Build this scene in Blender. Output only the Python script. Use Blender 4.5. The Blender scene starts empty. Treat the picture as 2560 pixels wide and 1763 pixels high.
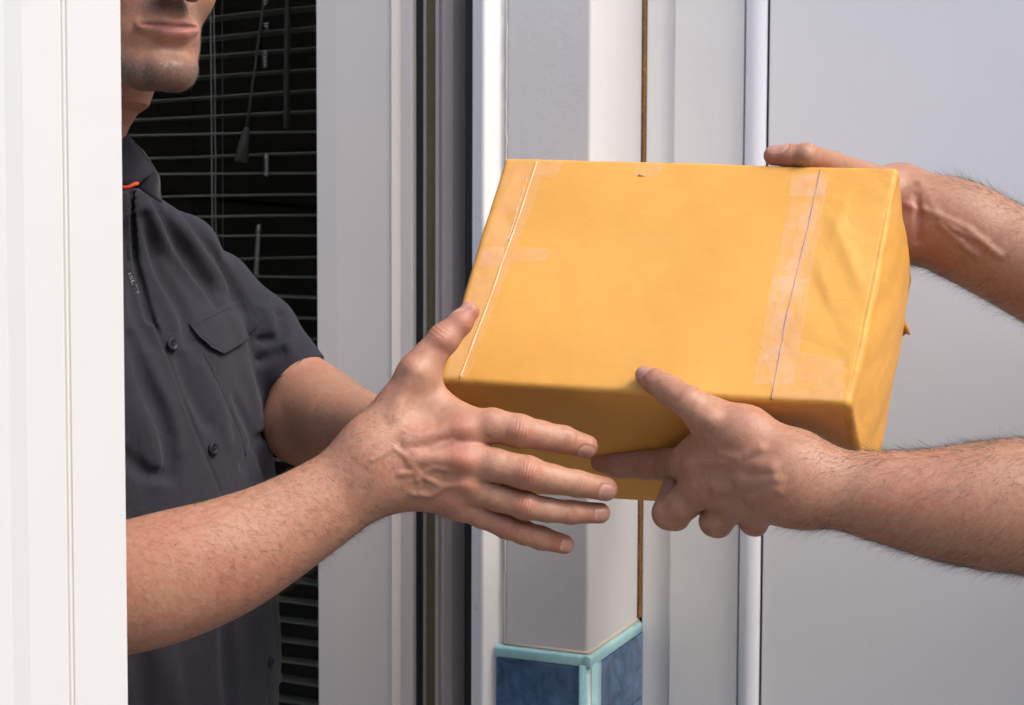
import bpy, math, random
import numpy as np
from mathutils import Matrix, Vector
SC = bpy.context.scene
VOX = 0.0013            # surface resolution of the organic meshes (m)
# ---------------------------------------------------------------- camera
F = 3555.0; CX, CY = 1280.0, 881.5
TH = math.atan(190/F); ROLL = 0.0037
CAMZ = 1.40
cam_d = bpy.data.cameras.new('camera'); cam = bpy.data.objects.new('camera', cam_d)
SC.collection.objects.link(cam); SC.camera = cam
cam_d.sensor_width = 36; cam_d.lens = 36*F/2560; cam_d.clip_start = 0.02; cam_d.clip_end = 500
M = Matrix.Translation((0, 0, CAMZ)) @ Matrix.Rotation(math.pi/2-TH, 4, 'X') @ Matrix.Rotation(ROLL, 4, 'Z')
cam.matrix_world = M
cam_d.dof.use_dof = True; cam_d.dof.focus_distance = 1.10; cam_d.dof.aperture_fstop = 13
CM = np.array(M)[:3, :3]; CO = np.array([0, 0, CAMZ])
VW = CM[:, 2]            # towards the camera
def P(px, py, D):
    return CO + CM @ np.array([(px-CX)/F*D, -(py-CY)/F*D, -D])
# ---------------------------------------------------------------- light
SUN_EL, SUN_AZ = math.radians(50), math.radians(57)      # azimuth measured from -Y (behind the camera) towards +X
sdir = Vector((math.sin(SUN_AZ)*math.cos(SUN_EL), -math.cos(SUN_AZ)*math.cos(SUN_EL), math.sin(SUN_EL)))
W = bpy.data.worlds.new('World'); SC.world = W; W.use_nodes = True
nt = W.node_tree; bg = nt.nodes['Background']; sky = nt.nodes.new('ShaderNodeTexSky')
sky.sky_type = 'NISHITA'; sky.sun_disc = False; sky.sun_elevation = SUN_EL
sky.sun_rotation = math.atan2(sdir.x, sdir.y); sky.dust_density = 4; sky.air_density = 1.2; sky.ozone_density = 1.0
nt.links.new(sky.outputs[0], bg.inputs[0]); bg.inputs[1].default_value = 0.15
sl = bpy.data.lights.new('sun', 'SUN'); sl.energy = 1.1; sl.angle = math.radians(20); sl.color = (1, 0.975, 0.95)
so = bpy.data.objects.new('sun', sl); SC.collection.objects.link(so)
so.rotation_euler = sdir.to_track_quat('Z', 'Y').to_euler()
SC.view_settings.view_transform = 'Standard'; SC.view_settings.look = 'None'; SC.view_settings.exposure = 1.12; SC.view_settings.gamma = 1
# ---------------------------------------------------------------- object helpers
def link(o): SC.collection.objects.link(o); return o
def meta(o, label=None, cat=None, group=None, kind=None):
    if label: o['label'] = label
    if cat: o['category'] = cat
    if group: o['group'] = group
    if kind: o['kind'] = kind
    return o
def empty(name, loc, label=None, cat=None, group=None):
    o = bpy.data.objects.new(name, None); o.location = loc; o.empty_display_size = .05
    return meta(link(o), label, cat, group)
def put(name, me, mat, parent=None):
    o = bpy.data.objects.new(name, me); link(o)
    if mat: me.materials.append(mat)
    if parent is not None:
        o.parent = parent; o.location = -Vector(parent.location) if parent.type == 'EMPTY' else (0, 0, 0)
    return o
def mesh(name, V, Fc, smooth=True):
    me = bpy.data.meshes.new(name); me.from_pydata([tuple(map(float, v)) for v in V], [], [tuple(map(int, f)) for f in Fc]); me.update()
    if smooth: me.polygons.foreach_set('use_smooth', [True]*len(me.polygons))
    return me
def fast_mesh(name, V, Q, smooth=True):
    me = bpy.data.meshes.new(name); n = Q.shape[1]
    me.vertices.add(len(V)); me.vertices.foreach_set('co', np.ascontiguousarray(V, np.float32).ravel())
    me.loops.add(Q.size); me.loops.foreach_set('vertex_index', np.ascontiguousarray(Q, np.int32).ravel())
    me.polygons.add(len(Q)); me.polygons.foreach_set('loop_start', np.arange(0, Q.size, n, dtype=np.int32))
    me.polygons.foreach_set('use_smooth', np.ones(len(Q), bool) if smooth else np.zeros(len(Q), bool))
    me.update(calc_edges=True); me.validate()
    return me
def nrm(v): v = np.asarray(v, float); return v/np.linalg.norm(v)
# ---------------------------------------------------------------- materials
def newmat(name, base=(.8, .8, .8), rough=.5, spec=.5, metal=0):
    m = bpy.data.materials.new(name); m.use_nodes = True
    b = m.node_tree.nodes['Principled BSDF']; b.inputs['Base Color'].default_value = (*base, 1)
    b.inputs['Roughness'].default_value = rough; b.inputs['Specular IOR Level'].default_value = spec; b.inputs['Metallic'].default_value = metal
    return m
class NT:
    def __init__(s, m): s.t = m.node_tree; s.b = s.t.nodes['Principled BSDF']
    def n(s, typ, **kw):
        o = s.t.nodes.new(typ)
        for k, v in kw.items():
            if k.startswith('i_'):
                key = k[2:].replace('_', ' '); o.inputs[int(key) if key.isdigit() else key].default_value = v
            else: setattr(o, k, v)
        return o
    def l(s, a, b): s.t.links.new(a, b)
    def noise(s, scale, detail=3, rough=.5, vec=None):
        o = s.n('ShaderNodeTexNoise'); o.inputs['Scale'].default_value = scale; o.inputs['Detail'].default_value = detail; o.inputs['Roughness'].default_value = rough
        s.l(vec if vec is not None else s.obj(), o.inputs['Vector']); return o.outputs[0]
    def obj(s):
        if not hasattr(s, '_o'): s._o = s.n('ShaderNodeTexCoord').outputs['Object']
        return s._o
    def ramp(s, fac, stops):
        r = s.n('ShaderNodeValToRGB'); e = r.color_ramp.elements
        while len(e) < len(stops): e.new(.5)
        for i, (p, c) in enumerate(stops): e[i].position = p; e[i].color = (*c, 1) if len(c) == 3 else c
        s.l(fac, r.inputs[0]); return r.outputs[0]
    def math(s, op, a, b=None, c=None, clamp=False):
        o = s.n('ShaderNodeMath', operation=op, use_clamp=clamp)
        for i, x in enumerate((a, b, c)):
            if x is None: continue
            if isinstance(x, (int, float)): o.inputs[i].default_value = x
            else: s.l(x, o.inputs[i])
        return o.outputs[0]
    def mix(s, fac, a, b, typ='MIX'):
        o = s.n('ShaderNodeMix', data_type='RGBA', blend_type=typ)
        for i, x in ((0, fac), (6, a), (7, b)):
            if isinstance(x, (int, float)): o.inputs[i].default_value = x
            elif isinstance(x, tuple): o.inputs[i].default_value = (*x, 1)
            else: s.l(x, o.inputs[i])
        return o.outputs[2]
    def attr(s, name):
        o = s.n('ShaderNodeAttribute'); o.attribute_name = name; return o
    def bump(s, h, strength=.3, dist=.001, prev=None):
        o = s.n('ShaderNodeBump'); o.inputs['Strength'].default_value = strength; o.inputs['Distance'].default_value = dist
        s.l(h, o.inputs['Height'])
        if prev is not None: s.l(prev, o.inputs['Normal'])
        return o.outputs[0]
    def rng(s, v, a, b, c=0., d=1., smooth=False):
        o = s.n('ShaderNodeMapRange'); 
        if smooth: o.interpolation_type = 'SMOOTHSTEP'
        for i, x in zip(range(1, 5), (a, b, c, d)): o.inputs[i].default_value = x
        s.l(v, o.inputs[0]); return o.outputs[0]

def painted(name, c, rough=.4, var=.06, bump=.15, dirt=(.55, .5, .42), dirtamt=.12, scale=1.0):
    m = newmat(name, c, rough); t = NT(m)
    n1 = t.noise(4*scale, 5, .6); n2 = t.noise(60*scale, 4, .6); n3 = t.noise(350*scale, 3, .6)
    c1 = t.mix(t.rng(n1, .3, .7), tuple(x*(1-var) for x in c), tuple(min(1, x*(1+var*.4)) for x in c))
    mp = t.n('ShaderNodeMapping'); mp.inputs['Scale'].default_value = (1, 1, .12); t.l(t.obj(), mp.inputs[0])
    st = t.noise(38*scale, 5, .65, mp.outputs[0])
    d = t.math('MULTIPLY', t.rng(st, .58, .8), dirtamt*2)
    sp = t.math('MULTIPLY', t.rng(t.noise(120*scale, 2, .5), .73, .78), .35)
    c2 = t.mix(t.math('MAXIMUM', d, t.math('MULTIPLY', sp, dirtamt*3)), c1, dirt)
    t.l(c2, t.b.inputs['Base Color']); t.l(t.rng(n2, .3, .7, rough*.8, rough*1.25), t.b.inputs['Roughness'])
    t.l(t.bump(n3, bump, .0004, t.bump(n2, bump, .0008)), t.b.inputs['Normal'])
    return m
MT = {}
MT['white'] = painted('white_lacquer', (.83, .82, .80), .32, .02, .05, dirtamt=.05)
MT['sash'] = painted('white_sash_paint', (.61, .61, .60), .35, .02, .05, dirtamt=.02)
MT['pvc'] = painted('aged_grey_white_frame', (.62, .575, .54), .38, .04, .06, dirtamt=.12)
MT['plaster'] = painted('painted_plaster', (.60, .59, .585), .7, .06, .35, (.42, .38, .34), .10)
MT['doorgrey'] = painted('pale_grey_door_paint', (.80, .80, .80), .45, .03, .10, dirtamt=.03, scale=.7)
MT['doorframe'] = painted('pale_grey_frame_paint', (.74, .735, .725), .42, .04, .08, dirtamt=.05)
MT['bead'] = painted('white_bead_paint', (.78, .79, .84), .35, .02, .05, dirtamt=.02)
MT['channel'] = painted('grey_channel', (.42, .375, .355), .5, .06, .1, dirtamt=.2)
MT['olive'] = painted('olive_seal', (.13, .11, .055), .6, .35, .3, (.02, .018, .012), .8)
MT['rubber'] = newmat('black_rubber', (.009, .009, .012), .6)
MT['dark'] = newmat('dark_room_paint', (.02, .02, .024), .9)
MT['groove'] = newmat('beige_groove', (.50, .45, .40), .7)
MT['slat'] = painted('slat_enamel', (.17, .16, .125), .4, .1, .05, dirtamt=.2)
MT['cord'] = newmat('pale_cord', (.22, .22, .21), .8)
MT['wand'] = newmat('grey_plastic', (.035, .03, .027), .5)
MT['chrome'] = newmat('bright_metal', (.45, .43, .4), .25, metal=1)
MT['button'] = newmat('dark_button', (.012, .012, .018), .5, .3)
MT['wall'] = painted('outer_wall_render', (.62, .6, .57), .85, .08, .5)
MT['ground'] = painted('pavement_concrete', (.24, .22, .20), .9, .25, .5)
MT['light_block'] = painted('light_block_dark', (.28, .25, .22), .9, .2, .5)
MT['grout'] = newmat('beige_grout', (.55, .47, .38), .9)
# foam
m = newmat('orange_foam', (.42, .22, .06), .9); t = NT(m); n = t.noise(400, 4, .7)
t.l(t.ramp(n, [(.3, (.10, .045, .012)), (.55, (.36, .18, .05)), (.75, (.5, .3, .1))]), t.b.inputs[0]); t.l(t.bump(n, .9, .002), t.b.inputs['Normal']); MT['foam'] = m
# tiles
def tilemat(name, a, b, rough, sc):
    m = newmat(name, a, rough); t = NT(m); n = t.noise(sc, 6, .65); n.node.inputs['Distortion'].default_value = 1.2
    t.l(t.ramp(n, [(.32, a), (.5, tuple((x+y)/2 for x, y in zip(a, b))), (.68, b)]), t.b.inputs[0])
    t.l(t.bump(n, .1, .001), t.b.inputs['Normal']); return m
MT['tile'] = tilemat('mottled_blue_glaze', (.030, .065, .125), (.10, .19, .32), .22, 24)
MT['trim'] = tilemat('pale_turquoise_glaze', (.30, .56, .58), (.42, .70, .70), .18, 30)
# glass
g = newmat('dark_glass', (.75, .78, .76), .02); g.node_tree.nodes['Principled BSDF'].inputs['Transmission Weight'].default_value = 1
g.node_tree.nodes['Principled BSDF'].inputs['IOR'].default_value = 1.12; MT['glass'] = g
# shirt
def fabric(name, c, c2, sc=1400):
    m = newmat(name, c, .85, .25); t = NT(m)
    n1 = t.noise(9, 4, .6)
    w = t.n('ShaderNodeTexWave', wave_type='BANDS', bands_direction='X'); w.inputs['Scale'].default_value = sc/3; w.inputs['Distortion'].default_value = .3; t.l(t.obj(), w.inputs[0])
    w2 = t.n('ShaderNodeTexWave', wave_type='BANDS', bands_direction='Z'); w2.inputs['Scale'].default_value = sc/3; w2.inputs['Distortion'].default_value = .3; t.l(t.obj(), w2.inputs[0])
    n2 = t.noise(900, 2, .7)
    h = t.math('ADD', t.math('MULTIPLY', w.outputs['Fac'], w2.outputs['Fac']), n2)
    cc = t.mix(t.rng(n1, .3, .7), c, c2); cc = t.mix(t.rng(n2, .35, .8, 0, .25), cc, tuple(x*1.9 for x in c2))
    n4 = t.noise(24, 4, .55); n4.node.inputs['Distortion'].default_value = 1.4
    t.l(cc, t.b.inputs[0]); t.l(t.bump(h, .5, .0005, t.bump(n4, .35, .006)), t.b.inputs['Normal'])
    t.b.inputs['Sheen Weight'].default_value = .08; t.b.inputs['Sheen Roughness'].default_value = .5
    return m
MT['shirt'] = fabric('charcoal_cotton', (.0160, .0158, .0235), (.0205, .0200, .0290))
MT['shirt_in'] = fabric('navy_inside_and_shade', (.006, .0065, .012), (.008, .0085, .014))  # navy of the inner collar leaf, also the painted shade in the opening
MT['tshirt'] = fabric('navy_cotton', (.03, .05, .10), (.04, .06, .12))
MT['denim'] = fabric('dark_denim', (.02, .03, .06), (.03, .045, .08))
MT['red'] = newmat('red_piping', (.55, .05, .02), .6)
MT['thread'] = newmat('pale_thread', (.24, .24, .28), .7)
MT['stitch'] = newmat('dark_thread', (.020, .018, .024), .8)
# paper
m = newmat('yellow_kraft_paper', (.82, .44, .10), .55, .35); t = NT(m)
n1 = t.noise(5, 5, .6); n2 = t.noise(160, 5, .7); n3 = t.noise(45, 6, .65); n3.node.inputs['Distortion'].default_value = .6
c = t.mix(t.rng(n1, .3, .7), (.615, .306, .056), (.67, .352, .076)); c = t.mix(t.rng(n2, .3, .75, 0, .18), c, (.55, .225, .035))
bl = t.rng(t.noise(14, 4, .6), .35, .7, 0, .35); c = t.mix(bl, c, (.58, .262, .043))
spk = t.rng(t.noise(260, 2, .4), .78, .81); c = t.mix(t.math('MULTIPLY', spk, .35), c, (.35, .17, .05))
scu = t.rng(n3, .62, .78, 0, .22); c = t.mix(scu, c, (.62, .30, .08))
wear = t.attr('wear').outputs['Fac']; c = t.mix(t.math('MULTIPLY', wear, t.rng(n3, .45, .65)), c, (.33, .13, .03))
t.l(c, t.b.inputs[0]); vc = t.n('ShaderNodeTexVoronoi'); vc.feature = 'DISTANCE_TO_EDGE'; vc.inputs['Scale'].default_value = 26
wn = t.n('ShaderNodeTexNoise'); wn.inputs['Scale'].default_value = 18; t.l(t.obj(), wn.inputs[0]); vm = t.n('ShaderNodeVectorMath', operation='MULTIPLY_ADD'); t.l(wn.outputs['Color'], vm.inputs[0]); vm.inputs[1].default_value = (.05, .05, .05); t.l(t.obj(), vm.inputs[2]); t.l(vm.outputs[0], vc.inputs['Vector'])
cr = t.math('MULTIPLY', t.rng(vc.outputs['Distance'], 0, .22), t.attr('crz').outputs['Fac'])
t.l(t.bump(n2, .22, .0005, t.bump(n3, .22, .0015, t.bump(cr, .30, .0010))), t.b.inputs['Normal']); MT['paper'] = m
m = newmat('clear_tape', (.92, .66, .50), .25, .6); t = NT(m)
nn = t.noise(70, 5, .7); a = t.rng(nn, .3, .72, .03, .21); t.l(a, t.b.inputs['Alpha'])
mp = t.noise(600, 3, .6); t.l(t.bump(mp, .3, .0003, t.bump(nn, .5, .002)), t.b.inputs['Normal']); MT['tape'] = m
MT['seam_dark'] = newmat('purple_grey_seam', (.34, .19, .15), .5)
MT['seam_pale'] = newmat('pale_pink_seam', (.70, .42, .23), .45)
# skin
def skin(name, base, red, pale, hairc=(.05, .035, .025)):
    m = newmat(name, base, .46, .45); t = NT(m); b = t.b
    n1 = t.noise(28, 5, .6); n2 = t.noise(210, 4, .65); n3 = t.noise(1100, 3, .6)
    c = t.mix(t.rng(n1, .35, .65), base, tuple(.6*x+.4*y for x, y in zip(base, red)))
    c = t.mix(t.rng(n2, .4, .7, 0, .5), c, pale)
    c = t.mix(t.rng(n2, .3, .42, .30, 0), c, red)
    c = t.mix(t.math('MULTIPLY', t.attr('red').outputs['Fac'], .85, clamp=True), c, red)
    c = t.mix(t.attr('lip').outputs['Fac'], c, (.32, .125, .115))
    # freckles
    fr = t.rng(t.noise(85, 1, .3), .79, .81, 0, .5); c = t.mix(fr, c, (.25, .09, .045))
    # stubble specks
    vo = t.n('ShaderNodeTexVoronoi'); vo.inputs['Scale'].default_value = 1500; t.l(t.obj(), vo.inputs['Vector'])
    sp = t.rng(vo.outputs['Distance'], .22, .42, 1, 0)
    bd = t.attr('beard').outputs['Fac']
    c = t.mix(t.math('MULTIPLY', bd, .55), c, (.105, .072, .066))
    c = t.mix(t.math('MULTIPLY', t.math('MULTIPLY', sp, bd), .8, clamp=True), c, hairc)
    sp2 = t.rng(t.noise(720, 2, .6), .48, .62); c = t.mix(t.math('MULTIPLY', t.math('MULTIPLY', sp2, bd), .5), c, (.06, .042, .038))
    sp3 = t.rng(t.noise(640, 2, .6), .60, .70); c = t.mix(t.math('MULTIPLY', t.math('MULTIPLY', sp3, bd), .45), c, (.44, .35, .31))
    # nails
    nc = t.attr('nailco'); sx = t.n('ShaderNodeSeparateXYZ'); t.l(nc.outputs['Vector'], sx.inputs[0])
    X, Y, Z = sx.outputs
    ay = t.math('ABSOLUTE', Y)
    r = t.math('POWER', t.math('ADD', t.math('POWER', t.math('ABSOLUTE', X), 3.2), t.math('POWER', ay, 3.2)), .3125)
    rr = t.math('ADD', r, t.math('MULTIPLY', t.rng(Z, 0, .25, 1, 0), 5.))
    nm = t.rng(rr, .93, 1.0, 1, 0)
    ring = t.math('SUBTRACT', t.rng(rr, .98, 1.16, 1, 0), nm)
    fold = t.rng(rr, .88, 1.25, 0, 1, True)
    lun = t.math('MULTIPLY', nm, t.rng(t.math('ADD', X, t.math('MULTIPLY', t.math('MULTIPLY', Y, Y), -.5)), -.75, -.5, .55, 0))
    edge = t.math('MULTIPLY', nm, t.rng(X, .74, .84, 0, .6))
    c = t.mix(t.math('MULTIPLY', nm, .75), c, (.43, .225, .175)); c = t.mix(t.math('MULTIPLY', t.math('MAXIMUM', lun, edge), .6), c, (.52, .36, .29))
    c = t.mix(t.math('MULTIPLY', ring, .30), c, (.33, .12, .08))
    # knuckle creases
    jc = t.attr('jointco'); sj = t.n('ShaderNodeSeparateXYZ'); t.l(jc.outputs['Vector'], sj.inputs[0])
    jx, jy, jz = sj.outputs
    jn = t.noise(170, 3, .6)
    ph = t.math('ADD', t.math('MULTIPLY', jx, 9.), t.math('ADD', t.math('MULTIPLY', jn, 3.5), t.math('MULTIPLY', t.math('MULTIPLY', jy, jy), t.math('MULTIPLY', jx, -3.))))
    wv = t.math('POWER', t.math('ABSOLUTE', t.math('SINE', ph)), .35)
    fal = t.math('MULTIPLY', t.rng(t.math('ABSOLUTE', jx), .35, 1., 1, 0, True), t.math('MULTIPLY', t.rng(t.math('ABSOLUTE', jy), .45, 1.0, 1, 0, True), t.rng(jz, 0, .4, 0, 1)))
    crease = t.math('MULTIPLY', t.math('SUBTRACT', 1., wv), fal)
    c = t.mix(t.math('MULTIPLY', crease, .30, clamp=True), c, (.28, .10, .06))
    t.l(c, b.inputs[0])
    b.inputs['Subsurface Weight'].default_value = .12; b.inputs['Subsurface Radius'].default_value = (1, .35, .2); b.inputs['Subsurface Scale'].default_value = .004
    # fine skin relief
    v2 = t.n('ShaderNodeTexVoronoi'); v2.feature = 'DISTANCE_TO_EDGE'; v2.inputs['Scale'].default_value = 620; t.l(t.obj(), v2.inputs['Vector'])
    cell = t.rng(v2.outputs['Distance'], 0, .12)
    keep = t.math('SUBTRACT', 1., nm)
    h = t.math('MULTIPLY', t.math('ADD', t.math('MULTIPLY', cell, .5), n3), keep)
    bp = t.bump(h, .34, .0004); bp = t.bump(n2, .26, .0011, bp)
    bp = t.bump(t.math('MULTIPLY', crease, -1.), .6, .0008, bp)
    bp = t.bump(t.math('ADD', t.math('MULTIPLY', fold, 1.), t.math('MULTIPLY', nm, .5)), .8, .0007, bp)
    t.l(bp, b.inputs['Normal'])
    ro = t.math('SUBTRACT', t.rng(n2, .3, .7, .40, .56), t.math('MULTIPLY', nm, .14)); t.l(ro, b.inputs['Roughness'])
    return m
MT['skin_man'] = skin('tanned_skin', (.36, .188, .112), (.35, .105, .070), (.43, .25, .18))
MT['skin_courier'] = skin('pinkish_skin', (.355, .180, .106), (.33, .108, .066), (.44, .26, .168))
MT['hair'] = newmat('brown_hair', (.03, .018, .012), .5)
MT['greyhair'] = newmat('grey_brown_hair', (.22, .17, .14), .45)
MT['armhair'] = newmat('arm_hair', (.055, .035, .022), .5)
# ================================================================ implicit surfaces
class Leaf:
    on = True
    def leaves(s): return [s]
    def __call__(s, p): return s.d(p) if s.on else None
class Cone(Leaf):
    lin = False
    def __init__(s, a, ra, b, rb, ax=None, sc=1.):
        s.ra, s.rb, s.ax, s.sc = ra, rb, ax, sc
        s.a, s.b = np.asarray(a, float), np.asarray(b, float)
    def d(s, p):
        q = p-s.a; ba = s.b-s.a
        if s.ax is not None:
            q = q+np.outer(q@s.ax, s.ax)*(1/s.sc-1); ba = ba+s.ax*(ba@s.ax)*(1/s.sc-1)
        h = np.clip(q@ba/max(ba@ba, 1e-12), 0, 1)
        r = s.ra+(s.rb-s.ra)*(h if s.lin else h*h*(3-2*h)*.5+h*.5)
        d = np.linalg.norm(q-h[:, None]*ba, axis=1)-r
        return d*(s.sc if s.sc < 1 else 1)
class Ell(Leaf):
    def __init__(s, c, r, R=None): s.c = np.asarray(c, float); s.r = np.asarray(r, float); s.R = np.eye(3) if R is None else np.asarray(R, float)
    def d(s, p):
        q = (p-s.c)@s.R.T; k0 = np.linalg.norm(q/s.r, axis=1); k1 = np.linalg.norm(q/s.r**2, axis=1)
        return k0*(k0-1)/np.maximum(k1, 1e-9)
class RBox(Leaf):
    def __init__(s, c, h, R, r): s.c = np.asarray(c, float); s.h = np.asarray(h, float); s.R = np.asarray(R, float); s.r = r
    def d(s, p):
        q = np.abs((p-s.c)@s.R.T)-s.h+s.r
        return np.linalg.norm(np.maximum(q, 0), axis=1)+np.minimum(q.max(1), 0)-s.r
class Loft(Leaf):      # stack of ellipses: rows z, cx, cy, a, b ; axes L, Fd
    def __init__(s, rows, L, Fd, f=1.): s.f = f; s.t = np.array(sorted(rows)); s.L = np.asarray(L)[:2]; s.F = np.asarray(Fd)[:2]
    def d(s, p):
        z = p[:, 2]; T = s.t; c = [np.interp(z, T[:, 0], T[:, i]) for i in range(1, 5)]
        q = np.stack([p[:, 0]-c[0], p[:, 1]-c[1]], 1); l, f = q@s.L, q@s.F
        k0 = np.sqrt((l/c[2])**2+(f/c[3])**2); k1 = np.sqrt((l/c[2]**2)**2+(f/c[3]**2)**2)
        d = k0*(k0-1)/np.maximum(k1, 1e-6)
        return np.maximum(d*s.f, np.maximum(z-T[-1, 0], T[0, 0]-z))
def smin(a, b, k):
    h = np.maximum(k-np.abs(a-b), 0)/k
    return np.minimum(a, b)-h*h*k*.25
class U:
    def __init__(s, ch, k): s.ch, s.k = ch, k
    def leaves(s): return [l for c in s.ch for l in c.leaves()]
    def __call__(s, p):
        r = None
        for c in s.ch:
            d = c(p)
            if d is None: continue
            r = d if r is None else smin(r, d, s.k)
        return r
class Branch:          # trunk blended with each branch, branches kept apart from one another
    def __init__(s, trunk, br, k, k2=.0012): s.tr, s.br, s.k, s.k2 = trunk, br, k, k2
    def leaves(s): return s.tr.leaves()+[l for c in s.br for l in c.leaves()]
    def __call__(s, p):
        t = s.tr(p); r = t
        for c in s.br:
            d = c(p)
            if d is None: continue
            x = d if t is None else smin(d, t, s.k)
            r = x if r is None else np.minimum(r, x)
        return r
class Sub:
    def __init__(s, base, ch, k): s.b, s.ch, s.k = base, ch, k
    def leaves(s): return s.b.leaves()+[l for c in s.ch for l in c.leaves()]
    def __call__(s, p):
        r = s.b(p)
        if r is None: return None
        for c in s.ch:
            d = c(p)
            if d is not None: r = -smin(-r, d, s.k)
        return r
class Cut:
    def __init__(s, base, pt, n): s.b, s.pt, s.n = base, np.asarray(pt), np.asarray(n)
    def leaves(s): return s.b.leaves()
    def __call__(s, p):
        r = s.b(p); return None if r is None else np.maximum(r, (p-s.pt)@s.n)
class Disp:
    def __init__(s, base, fn): s.b, s.fn = base, fn
    def leaves(s): return s.b.leaves()
    def __call__(s, p):
        r = s.b(p); return None if r is None else r+s.fn(p)
def ev(node, p):
    r = node(p); return np.full(len(p), 1.) if r is None else r
def grad(node, p, e=2e-4):
    d = ev(node, p); g = np.stack([ev(node, p+e*np.eye(3)[i])-d for i in range(3)], 1)/e
    return d, g
def polygonize(node, lo, hi, h, n=22, kmax=.045):
    lo = np.asarray(lo, float); hi = np.asarray(hi, float); Lv = node.leaves()
    nb = np.ceil((hi-lo)/(n*h)).astype(int); R = n*h*.87
    dim = nb*n+4
    for l in Lv: l.on = True
    gi = np.stack(np.meshgrid(*[np.arange(k) for k in nb], indexing='ij'), -1).reshape(-1, 3)
    ctr = lo+(gi+.5)*n*h
    d0 = np.concatenate([ev(node, ctr[i:i+20000]) for i in range(0, len(ctr), 20000)])
    keep = np.abs(d0) < R*1.5+.010
    gi, ctr = gi[keep], ctr[keep]
    LD = np.stack([l.d(ctr) for l in Lv], 1)
    ax = np.arange(n+1); G = np.stack(np.meshgrid(ax, ax, ax, indexing='ij'), -1).reshape(-1, 3)
    keys, vs, ed = [], [], [[], [], []]
    key = lambda c: (c[:, 0]*dim[1]+c[:, 1])*dim[2]+c[:, 2]
    for bi, base in enumerate(gi*n):
        act = LD[bi] < R*1.3+kmax
        if not act.any(): continue
        for l, a in zip(Lv, act): l.on = bool(a)
        V = ev(node, lo+(base+G)*h).reshape(n+1, n+1, n+1)
        S = V < 0
        if S.all() or not S.any(): continue
        acc = np.zeros((n, n, n, 3)); cnt = np.zeros((n, n, n))
        for a in range(3):
            v = np.moveaxis(V, a, 0); sg = np.moveaxis(S, a, 0)
            cr = sg[:-1] != sg[1:]
            t = np.where(cr, v[:-1]/np.where(cr, v[:-1]-v[1:], 1), 0)
            A = np.moveaxis(acc, a, 0); C = np.moveaxis(cnt, a, 0)
            oth = [x for x in range(3) if x != a]
            for i in (0, 1):
                for j in (0, 1):
                    m = cr[:, i:i+n, j:j+n]; tt = t[:, i:i+n, j:j+n]
                    C += m; A[..., a] += tt*m; A[..., oth[0]] += i*m; A[..., oth[1]] += j*m
            e = np.argwhere(np.moveaxis(cr, 0, a)[:n, :n, :n])
            sgn = S[e[:, 0], e[:, 1], e[:, 2]]
            ed[a].append(np.concatenate([e+base, sgn[:, None]], 1))
        c = np.argwhere(cnt > 0)
        p = acc[c[:, 0], c[:, 1], c[:, 2]]/cnt[c[:, 0], c[:, 1], c[:, 2]][:, None]
        p = lo+(base+c+p)*h
        for _ in range(2):
            d, g = grad(node, p); st = d[:, None]*g/np.maximum((g*g).sum(1), .05)[:, None]
            ln = np.linalg.norm(st, axis=1)[:, None]; p = p-st*np.minimum(1, h*.8/np.maximum(ln, 1e-9))
        keys.append(key(c+base)); vs.append(p)
    for l in Lv: l.on = True
    K = np.concatenate(keys); Vt = np.concatenate(vs); o = np.argsort(K); K = K[o]; Vt = Vt[o]
    Q = []
    for a in range(3):
        if not ed[a]: continue
        e = np.concatenate(ed[a]); sg = e[:, 3].astype(bool); e = e[:, :3]
        b, c = [(1, 2), (2, 0), (0, 1)][a]
        I = np.eye(3, dtype=int); cells = [e, e-I[b], e-I[b]-I[c], e-I[c]]
        ids = []; ok = np.ones(len(e), bool)
        for q in cells:
            k = key(q); j = np.clip(np.searchsorted(K, k), 0, len(K)-1); ok &= (K[j] == k) & (q.min(1) >= 0); ids.append(j)
        q = np.stack(ids, 1); q[~sg] = q[~sg][:, ::-1]; Q.append(q[ok])
    Qa = np.concatenate(Q); print('poly', len(Vt), len(Qa), 'dropped', sum(len(np.concatenate(e)) for e in ed if e)-len(Qa))
    return Vt, Qa
def trace(node, px, py, Ds=.7, De=2.0):
    o = P(px, py, Ds); e = P(px, py, De); dr = nrm(e-o); t = 0; p = o.copy()
    for _ in range(120):
        d = float(ev(node, p[None])[0])
        if d < 1e-4: break
        t += max(d*.7, 1e-4); p = o+dr*t
        if t > 1.6: return None, None
    _, g = grad(node, p[None]); return p, nrm(g[0])
def chain(pts, ax=None, sc=1.):
    out = []
    for (a, ra), (b, rb) in zip(pts[:-1], pts[1:]): out.append(Cone(a, ra, b, rb, ax, sc))
    return out
def limb(pts, ax=None, sc=1., m=5):
    A = np.array([[*a, r] for a, r in pts]); A = np.vstack([2*A[0]-A[1], A, 2*A[-1]-A[-2]]); out = []
    for i in range(1, len(A)-2):
        for k in range(m):
            t_ = k/m; out.append(.5*(2*A[i]+(A[i+1]-A[i-1])*t_+(2*A[i-1]-5*A[i]+4*A[i+1]-A[i+2])*t_**2+(3*A[i]-A[i-1]-3*A[i+1]+A[i+2])*t_**3))
    out.append(A[-2]); L_ = chain([(q[:3], q[3]) for q in out], ax, sc)
    for c in L_: c.lin = True
    return L_
def J(px, py, D, r): return (P(px, py, D), r*D/F)
def set_attr(me, name, arr, typ='FLOAT'):
    a = me.attributes.new(name, typ, 'POINT')
    a.data.foreach_set('value' if typ == 'FLOAT' else 'vector', np.ascontiguousarray(arr, np.float32).ravel())
def blobs(V, lst):
    r = np.zeros(len(V))
    for c, rad, s in lst: r = np.maximum(r, s*np.exp(-((V-c)**2).sum(1)/rad**2))
    return r
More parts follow.
